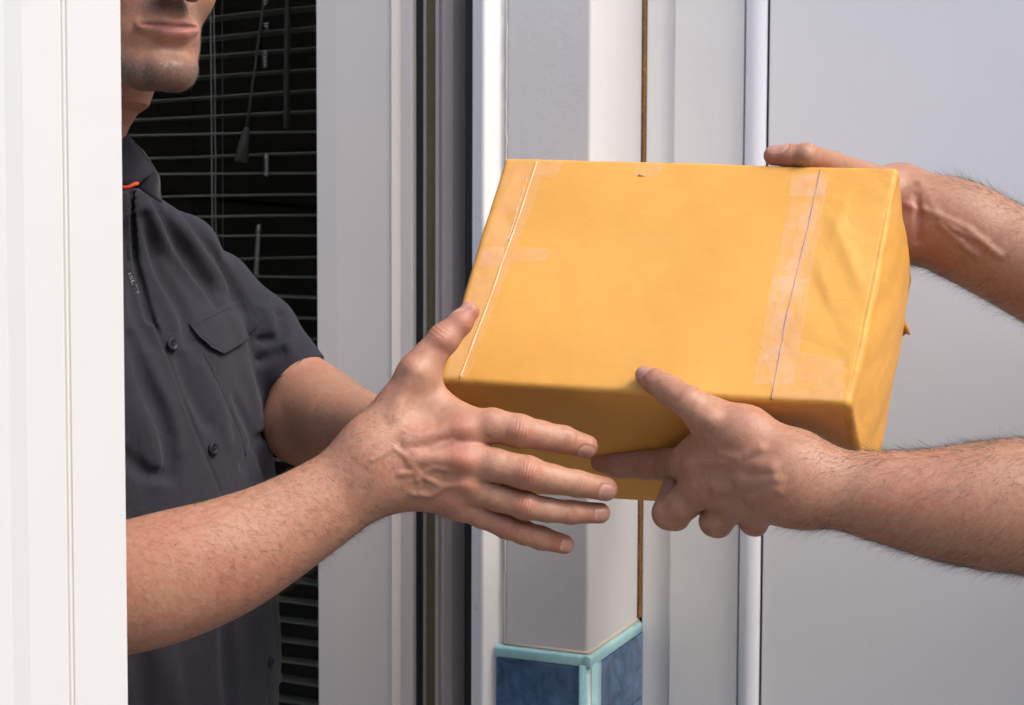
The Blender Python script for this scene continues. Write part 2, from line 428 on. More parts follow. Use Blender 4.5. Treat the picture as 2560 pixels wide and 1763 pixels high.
# nails: (tip centre, finger direction, outward normal, half length, half width)
def nail_attr(V, nails):
    out = np.full((len(V), 3), 9.); best = np.full(len(V), .016)
    for c, t, nn, hl, hw in nails:
        t = nrm(t); nn = nrm(nn-t*(nn@t)); b = np.cross(t, nn); q = V-c; d = np.linalg.norm(q, axis=1); m = d < best
        out[m] = np.stack([q[m]@t/hl, q[m]@b/hw, q[m]@nn/.006], 1); best[m] = d[m]
    return out
def joint_attr(V, joints):
    out = np.full((len(V), 3), 9.); best = np.full(len(V), .017)
    for c, t, nn, hl, hw in joints:
        t = nrm(t); nn = nrm(nn-t*(nn@t)); b = np.cross(t, nn); q = V-c; d = np.linalg.norm(q, axis=1); m = d < best
        out[m] = np.stack([q[m]@t/hl, q[m]@b/hw, q[m]@nn/.006], 1); best[m] = d[m]
    return out
TOC = lambda p: nrm(CO-p)
def finger(js, rel=.003):
    return U(chain(js), rel)
def nails_for(js, nn=None, hl=.0062, hw=.0056, back=.25):
    (a, ra), (b, rb) = js[-2], js[-1]; t = nrm(b-a)
    return (b-t*rb*back, t, TOC(b) if nn is None else nn, hl, hw)
def joint_for(js, i, nn=None, hl=.0075, hw=.0095):
    a, b, c = js[i-1][0], js[i][0], js[min(i+1, len(js)-1)][0]
    return (b, c-a, TOC(b) if nn is None else nn, hl, hw)
def tube(pts, r, seg=8, caps=True):
    pts = [np.asarray(p, float) for p in pts]; V = []; Fc = []; n = len(pts); up = np.array([.13, .2, .97])
    for i, p in enumerate(pts):
        t = nrm(pts[min(i+1, n-1)]-pts[max(i-1, 0)]); a = nrm(np.cross(t, up)); b = np.cross(t, a)
        rr = r[i] if hasattr(r, '__len__') else r
        for k in range(seg): an = 2*math.pi*k/seg; V.append(p+rr*(math.cos(an)*a+math.sin(an)*b))
    for i in range(n-1):
        for k in range(seg): Fc.append((i*seg+k, i*seg+(k+1) % seg, (i+1)*seg+(k+1) % seg, (i+1)*seg+k))
    if caps: Fc += [tuple(range(seg))[::-1], tuple((n-1)*seg+k for k in range(seg))]
    return V, Fc
class MB:
    def __init__(s): s.V = []; s.F = []
    def add(s, V, Fc): o = len(s.V); s.V += [np.asarray(v, float) for v in V]; s.F += [tuple(i+o for i in f) for f in Fc]
    def tube(s, pts, r, seg=8): s.add(*tube(pts, r, seg))
    def put(s, name, mat, parent=None, smooth=True): return put(name, mesh(name, s.V, s.F, smooth), mat, parent)
def hairs(name, V, Q, maskfn, count, dirfn, L, r, mat, parent, seed=1, lift=.35, curl=.25):
    rg = np.random.default_rng(seed); C = V[Q].mean(1); e1 = V[Q[:, 2]]-V[Q[:, 0]]; e2 = V[Q[:, 3]]-V[Q[:, 1]]; N = np.cross(e1, e2)
    ar = np.linalg.norm(N, axis=1); N = N/np.maximum(ar, 1e-12)[:, None]; w = ar*maskfn(C, N); w = w/w.sum()
    idx = rg.choice(len(Q), count, p=w); c = C[idx]+rg.normal(size=(count, 3))*.0005; nn = N[idx]
    c = c-nn*.0004
    d = dirfn(c, nn); d = d-nn*(d*nn).sum(1)[:, None]; d = d/np.maximum(np.linalg.norm(d, axis=1), 1e-6)[:, None]
    jit = rg.normal(size=(count, 3))*.3; d = d+jit; d = d+nn*lift*rg.uniform(.4, 1.6, (count, 1)); d /= np.linalg.norm(d, axis=1)[:, None]
    ln = rg.uniform(L[0], L[1], (count, 1)); bend = rg.normal(size=(count, 3))*curl-nn*lift*.5
    rows = []; S = 4
    for s in range(S+1):
        tt = s/S; rows.append(c+ln*(d*tt+bend*tt*tt*.5))
    a = np.cross(d, nn); a /= np.maximum(np.linalg.norm(a, axis=1), 1e-6)[:, None]; b = np.cross(d, a)
    VV = np.zeros((count, S+1, 3, 3)); 
    for s in range(S+1):
        rr = r*(1-.8*s/S)
        for k in range(3):
            an = 2*math.pi*k/3; VV[:, s, k] = rows[s]+rr*(math.cos(an)*a+math.sin(an)*b)
    VV = VV.reshape(-1, 3); QQ = []
    for s in range(S):
        for k in range(3): QQ.append([s*3+k, s*3+(k+1) % 3, (s+1)*3+(k+1) % 3, (s+1)*3+k])
    QQ = (np.array(QQ)[None]+(np.arange(count)*(S+1)*3)[:, None, None]).reshape(-1, 4)
    return put(name, fast_mesh(name, VV, QQ), mat, parent)
# ================================================================ the building (rotated axes U along the wall, V into it)
ANG = math.radians(-23.7); UX = np.array([math.cos(ANG), math.sin(ANG), 0.]); VX = np.array([-math.sin(ANG), math.cos(ANG), 0.])
O3 = P(1476, 690, 1.51); O3[2] = 0
def Wp(u, v, z): return O3+UX*u+VX*v+np.array([0, 0, z])
def Uof(px, v, py=690):
    d = P(px, py, 1.)-CO; w = CO-O3; w[2] = 0    # (w + t d).V = v
    t = (v-w@VX)/(d@VX); return float((w+t*d)@UX)
def Zof(px, py, v):
    d = P(px, py, 1.)-CO; w = (CO-O3).copy(); w[2] = 0; t = (v-w@VX)/(d@VX); return CAMZ+t*d[2]
def extr(prof, z0, z1, mb=None, fn=Wp, bev=0):
    """closed cross-section [(u,v),...] extruded in z"""
    V = [fn(u, v, z0) for u, v in prof]+[fn(u, v, z1) for u, v in prof]; n = len(prof)
    Fc = [(i, (i+1) % n, n+(i+1) % n, n+i) for i in range(n)]+[tuple(range(n))[::-1], tuple(range(n, 2*n))]
    if mb is not None: mb.add(V, Fc); return mb
    b = MB(); b.add(V, Fc); return b
def bevel(o, w=.001, seg=2):
    m = o.modifiers.new('bevel', 'BEVEL'); m.width = w; m.segments = seg; m.limit_method = 'ANGLE'; m.angle_limit = .6; return o
def rect(u0, u1, v0, v1): return [(u0, v0), (u1, v0), (u1, v1), (u0, v1)]
ZT = 2.35
uL = Uof(1262, 0)
# ground
g = MB(); g.add([(-60, -60, 0), (60, -60, 0), (60, 60, 0), (-60, 60, 0)], [(0, 1, 2, 3)])
meta(g.put('ground', MT['ground'], smooth=False), kind='structure')
# pillar
pil = empty('pillar', Wp(-.05, .07, 0), 'grey plastered corner pillar with a blue tiled foot between window frame and door frame', 'pillar')
_d = P(1602, 690, 1.)-CO; _w = CO-O3; _w[2] = 0; V_END = float((_w-_d*(_w@UX)/(_d@UX))@VX); print('V_END', V_END)
o = bevel(extr(rect(uL, 0, 0, V_END), 0, ZT).put('plaster', MT['plaster'], pil, False), .004, 3)
zc = Zof(1470, 1640, -.006)    # top of the tiled foot
TT = .007
GR = .0016; TS = .20
def tilebox(u0, u1, v0, v1, z0, z1, name='tile', mat='tile'):
    return bevel(extr(rect(u0, u1, v0, v1), z0, z1).put(name, MT[mat], pil, False), .0008, 2)
ztile = zc-.0135
rows = []; zz = ztile; k = 0
while zz > .05:
    h = .077 if k == 0 else .20; z0 = max(0.004, zz-h)
    tilebox(uL-.006, -.0075, -TT, -.0005, z0+GR, zz, 'tile'); tilebox(.0005, .0005+TT, .0175, V_END-.002, z0+GR, zz, 'tile')
    zz = z0; k += 1
bevel(extr(rect(uL-.005, .006, -.0045, -.0003), .003, ztile).put('grout', MT['grout'], pil, False), .0005)
bevel(extr(rect(.0003, .0045, .0, V_END-.003), .003, ztile).put('grout', MT['grout'], pil, False), .0005)
# rounded turquoise trims: along left face, along right face, down the corner
def bullnose(a, b, outn, w, th, name):
    """quarter-round strip from a to b (3D), outn = outward normal, hangs w below"""
    b_ = MB(); a = np.asarray(a); b = np.asarray(b); N = 7; V = []; prof = [(0, 0), (0, .004)]
    prof = [(-.0015, .0)]
    for i in range(N): an = math.pi/2*i/(N-1); prof.append((th*math.sin(an), -.004*(1-math.cos(an))))
    prof += [(th, -w), (-.0015, -w)]
    for q in (a, b):
        for x, z in prof: V.append(q+outn*x+np.array([0, 0, z]))
    n = len(prof); b_.add(V, [(i, (i+1) % n, n+(i+1) % n, n+i) for i in range(n)]+[tuple(range(n))[::-1], tuple(range(n, 2*n))])
    o = b_.put(name, MT['trim'], pil); bevel(o, .0006); return o
trn = .0062
bullnose(Wp(uL-.008, 0, zc), Wp(-.0015, 0, zc), -VX, .0125, trn, 'tile_trim')
bullnose(Wp(0, -.008, zc), Wp(0, V_END+.001, zc), UX, .0125, trn, 'tile_trim')
pr = [(-.0065, 0.001)]
for i in range(9): an = math.pi/2*i/8; pr.append((-.0065+.0155*math.sin(an)-.0, -.0095+.0*an+(.0155)*(1-math.cos(an))))
pr += [(.0095, .0165), (.001, .0165), (.001, .001)]
extr(pr, .003, ztile+.003).put('tile_trim', MT['trim'], pil)
gl = MB(); gl.tube([Wp(uL+.001, -.0005, zc+.001), Wp(0, -.0005, zc+.001), Wp(.0008, 0, zc+.001), Wp(.0005, V_END-.002, zc+.001)], .0022, 6); gl.put('grout', MT['grout'], pil)
# chips and filler beads on the pillar
cb = MB(); rr = random.Random(4)
pts = [Wp(uL+.0012+rr.uniform(-.0004, .0006), -.0004, .9+i*.012) for i in range(100)]
cb.tube(pts, [.0005+.0005*rr.random() for _ in pts], 5); cb.put('filler_bead', newmat('yellowed_filler', (.58, .54, .46), .6), pil)
# ------------------------------------------------ fixed window frame left of the pillar
wf = empty('window_frame', Wp(uL-.05, .05, 0), 'white fixed window frame with black gaskets and grey channel, left of the grey pillar', 'window frame')
def ux(px, v): return Uof(px, v)
bevel(extr([(uL-.0006, .004), (uL-.0006, .09), (ux(1180, .004), .09), (ux(1180, .004), .004), (ux(1203, -.010), -.010), (ux(1210, -.010), -.010)], 0, ZT).put('frame_face', MT['white'], wf, False), .0012, 3)
extr(rect(ux(1164, .02), ux(1180, .014)-.0002, .018, .09), 0, ZT).put('gasket', MT['rubber'], wf, False)
# stepped grey channel
c0, c1 = ux(1088, .036), ux(1163.5, .05)
pf = [(c0, .036), (c0+.0042, .036), (c0+.0046, .0395), (c0+.0085, .0395), (c0+.0089, .035), (c0+.012, .034), (c0+.020, .040), (c1-.002, .058), (c1, .058), (c1, .09), (c0, .09)]
bevel(extr(pf, 0, ZT).put('channel', MT['channel'], wf, False), .0005)
extr(rect(ux(1067, .043), c0-.0003, .043, .09), 0, ZT).put('seal', MT['olive'], wf, False)
extr(rect(ux(1059, .041), ux(1067, .043)-.0002, .040, .09), 0, ZT).put('seal_lip', MT['channel'], wf, False)
extr(rect(ux(1037, .034)+.0002, ux(1059, .041)-.0003, .037, .09), 0, ZT).put('gasket', MT['rubber'], wf, False)
# ------------------------------------------------ glazed leaf with blind
gd = empty('glazed_door', Wp(ux(880, .03), .05, 0), 'grey-white framed glazed door leaf standing behind the man, dark glass', 'door')
s0, s1 = ux(788, .022), ux(1037, .034)
ug0 = s0-1.0
a1, a2, a3 = ux(981, .020), ux(1000, .026), ux(1006, .032)
bevel(extr([(s0, .030), (s0+.003, .022), (s0+.03, .0205), (a1-.004, .0205), (a1, .0185), (a2-.001, .0245), (a2, .0265), (a2+.0012, .029), (a3, .0270), (s1-.0012, .0275), (s1, .029), (s1, .075), (s0, .075)], 0.02, 2.2).put('stile', MT['pvc'], gd, False), .0009, 2)
bevel(extr(rect(ug0-.1, ug0, .022, .075), 0.02, 2.2).put('stile', MT['pvc'], gd, False), .001)
for z0, z1 in ((.02, .16), (2.08, 2.2)): bevel(extr(rect(ug0+.0003, s0-.0003, .024, .073), z0, z1).put('rail', MT['pvc'], gd, False), .001)
extr(rect(ug0+.0005, s0-.0005, .046, .050), .1602, 2.0798).put('glass', MT['glass'], gd, False)
extr(rect(s0-.004, s0-.0004, .034, .0455), .161, 2.079).put('gasket', MT['rubber'], gd, False)
# venetian blind behind the glass
VB = .085
vb = empty('venetian_blind', Wp(s0-.4, VB, 2.1), 'light slatted venetian blind hanging behind the dark glass of the door', 'blind')
zs = [Zof(700, y, VB) for y in np.arange(21-50.6*4, 1763+51*2, 50.6)]
pitch = (zs[0]-zs[-1])/(len(zs)-1)
sl_me = None
nu = 24; prof = []
for i in range(9): x = -1+2*i/8; prof.append((x*.0125, .0022*(1-x*x)))
def slat_mesh():
    V = []; Fc = []; L = 1.03
    for j in range(nu+1):
        for x, z in prof: V.append(UX*(-L*j/nu)+VX*x+np.array([0, 0, z+.0004*math.sin(j*.8)]))
    for j in range(nu+1):
        for x, z in prof: V.append(UX*(-L*j/nu)+VX*x+np.array([0, 0, z-.0007+.0004*math.sin(j*.8)]))
    n = 9; o2 = (nu+1)*n
    for j in range(nu):
        for i in range(n-1):
            a = j*n+i; Fc.append((a, a+1, a+n+1, a+n)); Fc.append((o2+a, o2+a+n, o2+a+n+1, o2+a+1))
        a = j*n; Fc.append((a, a+n, o2+a+n, o2+a)); a = j*n+n-1; Fc.append((a, o2+a, o2+a+n, a+n))
    return mesh('slat', V, Fc)
sm = slat_mesh(); sm.materials.append(MT['slat'])
ztop = 2.12; zcur = zs[0]
while zcur+pitch < ztop: zcur += pitch
slr = random.Random(9)
while zcur > .35:
    s = bpy.data.objects.new('slat', sm); link(s); s.parent = vb; p = Wp(s0-.006, VB, zcur); s.location = Vector(p)-Vector(vb.location)
    s.rotation_euler = (slr.uniform(-.06, .06), slr.uniform(-.0006, .0006), slr.uniform(-.0006, .0006)); zcur -= pitch
def vline(px0, py0, px1, py1, v, r, name, mat, parent, wob=0, ext=True):
    d0 = [Uof(px0, v, py0), Zof(px0, py0, v)]; d1 = [Uof(px1, v, py1), Zof(px1, py1, v)]
    if ext: sl_ = (d0[0]-d1[0])/(d0[1]-d1[1]); d0 = [d0[0]+sl_*(2.1-d0[1]), 2.1]
    n = 40; rw = random.Random(px0); b = MB()
    b.tube([Wp(d0[0]+(d1[0]-d0[0])*i/n+rw.uniform(-wob, wob), v, d0[1]+(d1[1]-d0[1])*i/n) for i in range(n+1)], r, 6); return b.put(name, mat, parent)
vline(527, 0, 541, 1763, VB-.0145, .00085, 'cord', MT['cord'], vb)
vline(536, 0, 550, 1763, VB-.0135, .0007, 'cord', MT['cord'], vb, .0006)
vline(556, 0, 562, 1763, VB+.0145, .0006, 'cord', MT['cord'], vb)
vline(720, 0, 716, 320, VB-.015, .004, 'wand', newmat('clear_grey_rod', (.012, .012, .012), .4), vb)
wd = vline(661, 0, 618, 315, VB-.016, .0018, 'wand', MT['wand'], vb)
b = MB(); u0, z0 = Uof(618, VB-.016, 318), Zof(618, 318, VB-.016); u1, z1 = Uof(603, VB-.016, 405), Zof(603, 405, VB-.016)
b.tube([Wp(u0+(u1-u0)*t_, VB-.016, z0+(z1-z0)*t_) for t_ in (0, .15, .5, .95, 1)], [.0025, .0045, .0065, .009, .0075], 12); b.put('tassel', MT['wand'], vb)
ti = 0
spl = [('coiled bright chain piece highest in the dark glass', 664, 0, 14), ('coiled bright chain piece just below the top one', 666, 55, 72), ('longest coiled chain piece level with the chin', 663, 125, 170), ('coiled chain piece right of the grey tassel', 667, 382, 442), ('dim coiled chain piece above the sleeve', 648, 560, 690)]
for lab, px, y0, y1 in spl:
    b = MB(); v = VB-.02; ua = Uof(px, v, y0); za, zb = Zof(px, y0, v), Zof(px, y1, v); n = max(16, int((za-zb)/.0032*8)); pts = []
    lean = -.004 if y0 > 500 else 0
    for i in range(n): an = 2*math.pi*i/8; pts.append(Wp(ua+lean*i/n+.0036*math.cos(an), v+.0036*math.sin(an), za+(zb-za)*i/n))
    b.tube(pts, .0006, 5); o = b.put('chain_coil', MT['chrome'])
    meta(o, lab, 'chain', 'coils hanging in the dark glass')
# dark room
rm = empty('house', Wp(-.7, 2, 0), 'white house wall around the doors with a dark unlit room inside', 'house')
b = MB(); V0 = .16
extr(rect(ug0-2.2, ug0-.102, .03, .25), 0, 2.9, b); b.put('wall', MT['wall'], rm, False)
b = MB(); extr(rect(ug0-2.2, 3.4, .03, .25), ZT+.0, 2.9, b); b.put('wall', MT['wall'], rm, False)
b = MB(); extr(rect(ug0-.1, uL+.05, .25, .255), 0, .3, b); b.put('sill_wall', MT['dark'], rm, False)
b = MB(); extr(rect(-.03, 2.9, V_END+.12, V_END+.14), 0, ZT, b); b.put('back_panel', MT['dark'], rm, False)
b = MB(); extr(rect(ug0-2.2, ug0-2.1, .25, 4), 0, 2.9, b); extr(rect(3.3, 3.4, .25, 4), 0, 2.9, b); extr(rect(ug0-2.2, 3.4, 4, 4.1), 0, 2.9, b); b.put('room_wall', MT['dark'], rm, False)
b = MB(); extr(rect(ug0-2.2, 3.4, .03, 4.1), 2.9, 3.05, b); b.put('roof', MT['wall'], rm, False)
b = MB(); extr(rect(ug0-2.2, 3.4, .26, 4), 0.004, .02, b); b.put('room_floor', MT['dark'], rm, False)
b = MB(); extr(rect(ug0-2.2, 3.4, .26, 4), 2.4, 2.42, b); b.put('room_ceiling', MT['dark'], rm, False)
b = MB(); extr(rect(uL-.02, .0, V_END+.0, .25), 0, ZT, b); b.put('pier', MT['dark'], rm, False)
# ------------------------------------------------ door frame and door to the right
VD = V_END-.003
df = empty('door_frame', Wp(.15, .14, 0), 'pale grey door frame with rounded white bead, right of the pillar and its orange foam joint', 'door frame')
e0 = Uof(1601.5, V_END-.004); e1 = Uof(1611.5, VD); e2 = Uof(1680, VD-.004); e3 = Uof(1853, VD-.004); e4 = Uof(1905, VD-.012); e5 = Uof(1917, VD)
fb = MB(); n = 90; rr = random.Random(2); Vv = []
zf0 = zc+.004
for i in range(n+1):
    z = zf0+(ZT-zf0)*i/n
    for u, v in ((.0004, V_END+.02), (.0004, VD+.002-rr.uniform(0, .0015)), (e1*.5, VD+.001-rr.uniform(0, .0015)), (e1-.0003, VD+.002-rr.uniform(0, .0015)), (e1-.0003, V_END+.02)): Vv.append(Wp(u, v, z))
fb.add(Vv, [(i*5+k, i*5+(k+1) % 5, (i+1)*5+(k+1) % 5, (i+1)*5+k) for i in range(n) for k in range(5)]); fb.put('foam_joint', MT['foam'], df)
bevel(extr([(e1, VD+.002), (e1+.001, VD), (e2-.002, VD+.003), (e2-.0005, VD+.001), (e2+.001, VD-.004), (e3, VD-.004), (e3+.0004, VD+.004), (e3+.0004, .25), (e1, .25)], 0, ZT).put('jamb', MT['doorframe'], df, False), .0007, 2)
pr = [(e3+.0008, .2), (e3+.0008, VD+.001)]
for i in range(17): an = math.pi*.86*i/16; pr.append((e3+.0012+(e4-e3-.0012)*(1-math.cos(an))/(1-math.cos(math.pi*.86)), VD+.001-.013*math.sin(an)))
pr += [(e4, VD-.002), (e4, .2)]
extr(pr, 0, ZT).put('bead', MT['bead'], df, True).modifiers.new('es', 'EDGE_SPLIT').split_angle = .6
extr(rect(e4+.0002, e5-.0002, VD-.0008, .2), 0, ZT).put('gasket', MT['rubber'], df, False)
dr = empty('door', Wp(.7, .15, 0), 'large plain pale grey door leaf filling the right of the view behind the parcel', 'door')
bevel(extr(rect(e5, e5+.92, VD-.002, VD+.042), .01, 2.2).put('leaf', MT['doorgrey'], dr, False), .0015, 2)
kb = MB(); q = [Wp(e5+.86, VD-.002-x, 1.02) for x in (0, .05)]; kb.tube(q, .009, 12); kb.tube([Wp(e5+.865, VD-.052, 1.02), Wp(e5+.75, VD-.052, 1.02)], .009, 12); kb.put('handle', MT['chrome'], dr)
b = MB(); extr(rect(e5+.925, 3.4, VD-.02, .25), 0, ZT, b); b.put('wall', MT['wall'], rm, False)
b = MB(); extr(rect(e5-.0, e5+.925, VD-.02, .25), 2.203, ZT, b); b.put('lintel', MT['wall'], rm, False)
# ------------------------------------------------ open sash at the far left, nearest to the camera
SN = nrm([.36, -.93, 0]); ST = np.array([-SN[1], SN[0], 0])     # face normal, tangent to the right
S0 = P(310, 881, .90); S0[2] = 0
def Sp(u, v, z): return S0+ST*u-SN*v+np.array([0, 0, z])
def su(px):
    d = P(px, 881, 1.)-CO; w = CO-S0; w[2] = 0; t_ = -(w@SN)/(d@SN); return float((w+t_*d)@ST)
sa = empty('window_sash', Sp(-.05, .02, .5), 'bright white sash frame of an open window, upright at the left edge nearest the camera', 'window')
g0, g1, b0 = su(163), su(174), su(22)
bevel(extr([(0, 0.0), (0, .045), (-.11, .045), (-.11, .0012), (b0, .0012), (b0+.010, 0.0), (g0-.0006, 0), (g0-.0003, .0008), (g0+.0003, .0008), (g0+.0006, 0.0001), (g1-.0006, .0001), (g1-.0003, .0008), (g1+.0003, .0008), (g1+.0006, 0)], .55, 2.1, fn=Sp).put('stile', MT['sash'], sa, False), .0006, 2)
for gx in (g0, g1): extr(rect(gx-.00045, gx+.00045, .0005, .002), .551, 2.099, fn=Sp).put('groove', MT['groove'], sa, False)
extr(rect(-.62, -.1102, .018, .024), .62, 2.03, fn=Sp).put('glass', MT['glass'], sa, False)
for z0, z1 in ((.55, .62), (2.03, 2.1)): bevel(extr(rect(-.62, -.1103, .004, .044), z0, z1, fn=Sp).put('rail', MT['sash'], sa, False), .001)
bevel(extr(rect(-.70, -.6203, .004, .044), .55, 2.1, fn=Sp).put('stile', MT['sash'], sa, False), .001)
# ------------------------------------------------ unseen walls added around the camera to block low-angle light
for lab, a, b_ in (('unseen dark wall added behind the camera to block low sky light', (-6, -4.6), (6.5, -4.8)), ('unseen dark wall added on the left side to block low sky light', (-6.2, -4.8), (-6, 4)), ('unseen dark wall added on the far right side to block low sky light', (6.5, -4.8), (6.7, 2))):
    b = MB(); x0, x1 = sorted((a[0], b_[0])); y0, y1 = sorted((a[1], b_[1])); extr([(x0, y0), (x1, y0), (x1, y1), (x0, y1)], 0, 3.3, b, fn=lambda u, v, z: np.array([u, v, z]))
    meta(b.put('light_block_wall', MT['light_block'], smooth=False), lab, 'wall')
# ================================================================ parcel
CR = {'FTL': (1262, 392, 1.268), 'FTR': (2247, 418, 1.137), 'FBR': (2126, 1012, 1.027), 'FBL': (1095, 952, 1.158), 'BBR': (2180, 1293, 1.155), 'BTR': (2283, 700, 1.265)}
C = {k: P(*v) for k, v in CR.items()}
C['BBL'] = P(1150, 1226, 1.283); C['BTL'] = C['FTL']+(C['BTR']-C['FTR'])+ (C['BBL']-C['FBL']-(C['BBR']-C['FBR']))*.5
def tri(s, t_, w):      # s right, t up, w back in 0..1
    s = np.asarray(s)[..., None]; t_ = np.asarray(t_)[..., None]; w = np.asarray(w)[..., None]
    f = (1-t_)*((1-s)*C['FBL']+s*C['FBR'])+t_*((1-s)*C['FTL']+s*C['FTR'])
    b = (1-t_)*((1-s)*C['BBL']+s*C['BBR'])+t_*((1-s)*C['BTL']+s*C['BTR'])
    return (1-w)*f+w*b
BW, BH, BD = .335, .22, .165
rgp = np.random.default_rng(11)
waves = [(nrm(rgp.normal(size=3)), rgp.uniform(18, 60), rgp.uniform(0, 6)) for _ in range(9)]
wavesb = [(nrm(rgp.normal(size=3)), rgp.uniform(50, 140), rgp.uniform(0, 6)) for _ in range(9)]
fold_lines = [((.86, .80), (.99, .42), .0020, .006), ((.84, .55), (.97, .20), -.0015, .006), ((.86, .60), (.93, .30), .0014, .006), ((.90, .95), (.88, .55), .0010, .006), ((.05, .98), (.02, .72), .0012, .006), ((.02, .8), (.09, .62), -.0010, .006),
              ((.50, .02), (.84, .50), .0042, .028), ((.66, .0), (.86, .34), -.0036, .022), ((.10, .70), (.45, .95), .0016, .03), ((.30, .15), (.20, .60), -.0015, .035)]
def crumple(p):        # p in metres inside box coordinates (x,z up,y back) -> inward/outward displacement
    x, y, z = p[:, 0], p[:, 1], p[:, 2]
    a = sum(np.sin(p@d*k+o) for d, k, o in waves)/9; bb = sum(np.abs(np.sin(p@d*k+o)) for d, k, o in wavesb)/9-.62
    wr = .35+1.3*np.clip((x/BW-.80)/.2, 0, 1)+.9*np.clip((.10-x/BW)/.1, 0, 1)
    return .0022*a+.0021*bb*wr
def surf(p):
    """p (N,3) metres on the sharp box (x 0..BW, y 0..BD back, z 0..BH) -> world, normals"""
    r = .0045; S = np.array([BW, BD, BH]); q = np.clip(p, r, S-r); dv = p-q; ln = np.linalg.norm(dv, axis=1)[:, None]; nn = dv/np.maximum(ln, 1e-9)
    base = q+nn*r
    ctr = np.array([BW/2, BD/2, BH/2])
    def m(pp): return tri(pp[:, 0]/BW, pp[:, 2]/BH, pp[:, 1]/BD)
    dis = crumple(base)
    fr = np.clip(1-p[:, 1]/.004, 0, 1)
    for (s0_, t0_), (s1_, t1_), A, wd in fold_lines:
        a2_ = np.array([s0_*BW, t0_*BH]); b2_ = np.array([s1_*BW, t1_*BH]); q2 = p[:, [0, 2]]-a2_; ba = b2_-a2_; h = np.clip(q2@ba/(ba@ba), 0, 1)
        dd = np.linalg.norm(q2-h[:, None]*ba, axis=1); dis = dis+fr*A*.8*np.exp(-(dd/wd)**1.4)*np.sin(np.pi*np.clip(h, .02, .98))
    # right end bulges outwards, front slightly pillowed
    u, v, w = p[:, 0]/BW, p[:, 2]/BH, p[:, 1]/BD
    bul = np.where(nn[:, 0] > .5, .007*np.sin(np.pi*np.clip(v*1.05, 0, 1))*np.sin(np.pi*np.clip(w*.9+.1, 0, 1)), 0)
    edge = np.minimum(np.minimum(p.min(1)+0, 1), 1)
    return m(base+nn*(dis+bul)[:, None]), nn
def boxgrid():
    def ax(L, n):
        t_ = np.linspace(0, 1, n); core = .0045+(L-.009)*t_; e = np.array([0, .0012, .0024, .0035]); return np.concatenate([e, core, L-e[::-1]])
    X, Y, Z = ax(BW, 150), ax(BD, 70), ax(BH, 100); V = []; Q = []; off = 0
    def face(A, B, mk, flip):
        nonlocal off
        g_ = np.stack(np.meshgrid(A, B, indexing='ij'), -1).reshape(-1, 2); V.append(mk(g_)); na, nb_ = len(A), len(B)
        i, j = np.meshgrid(np.arange(na-1), np.arange(nb_-1), indexing='ij'); a = (i*nb_+j).ravel()+off
        q = np.stack([a, a+nb_, a+nb_+1, a+1], 1); Q.append(q[:, ::-1] if flip else q); off += len(g_)
    st = lambda *c: np.stack(c, 1)
    face(X, Z, lambda g_: st(g_[:, 0], 0*g_[:, 0], g_[:, 1]), False); face(X, Z, lambda g_: st(g_[:, 0], 0*g_[:, 0]+BD, g_[:, 1]), True)
    face(Y, Z, lambda g_: st(0*g_[:, 0], g_[:, 0], g_[:, 1]), True); face(Y, Z, lambda g_: st(0*g_[:, 0]+BW, g_[:, 0], g_[:, 1]), False)
    face(X, Y, lambda g_: st(g_[:, 0], g_[:, 1], 0*g_[:, 0]), True); face(X, Y, lambda g_: st(g_[:, 0], g_[:, 1], 0*g_[:, 0]+BH), False)
    V = np.concatenate(V); Q = np.concatenate(Q); k = np.round(V*1e6).astype(np.int64); _, idx, inv = np.unique(k, axis=0, return_index=True, return_inverse=True)
    return V[idx], inv.ravel()[Q]
pc = empty('parcel', tri(.5, 0., .5).ravel(), 'yellow kraft paper parcel with clear tape, handed over between the two people', 'parcel')
bv, bq = boxgrid(); wv_, _ = surf(bv); me = fast_mesh('wrapping', wv_, bq)
S_ = np.array([BW, BD, BH]); e_ = np.sort(np.minimum(bv, S_-bv), axis=1); wear = np.exp(-(e_[:, 1]/.004)**2)*.55+np.exp(-(e_[:, 2]/.02)**2)*.8
set_attr(me, 'wear', np.clip(wear, 0, 1)*.6); set_attr(me, 'crz', .03+.97*np.clip((bv[:, 0]/BW-.78)/.12, 0, 1)+.8*np.clip((.10-bv[:, 0]/BW)/.06, 0, 1)); put('wrapping', me, MT['paper'], pc)
def inv(px, py, face='front'):
    """pixel -> (s,t) on the front face / (s,w) on the bottom face, by Newton"""
    a = np.array([.5, .5])
    def f(a):
        p = tri(a[0], a[1], 0.) if face == 'front' else tri(a[0], 0., a[1])
        q = CM.T@(p.ravel()-CO); return np.array([CX+F*q[0]/-q[2]-px, CY-F*q[1]/-q[2]-py])
    for _ in range(12):
        r = f(a); Jm = np.stack([(f(a+np.eye(2)[k]*1e-5)-r)/1e-5 for k in range(2)], 1); a = a-np.linalg.solve(Jm, r)
    return a
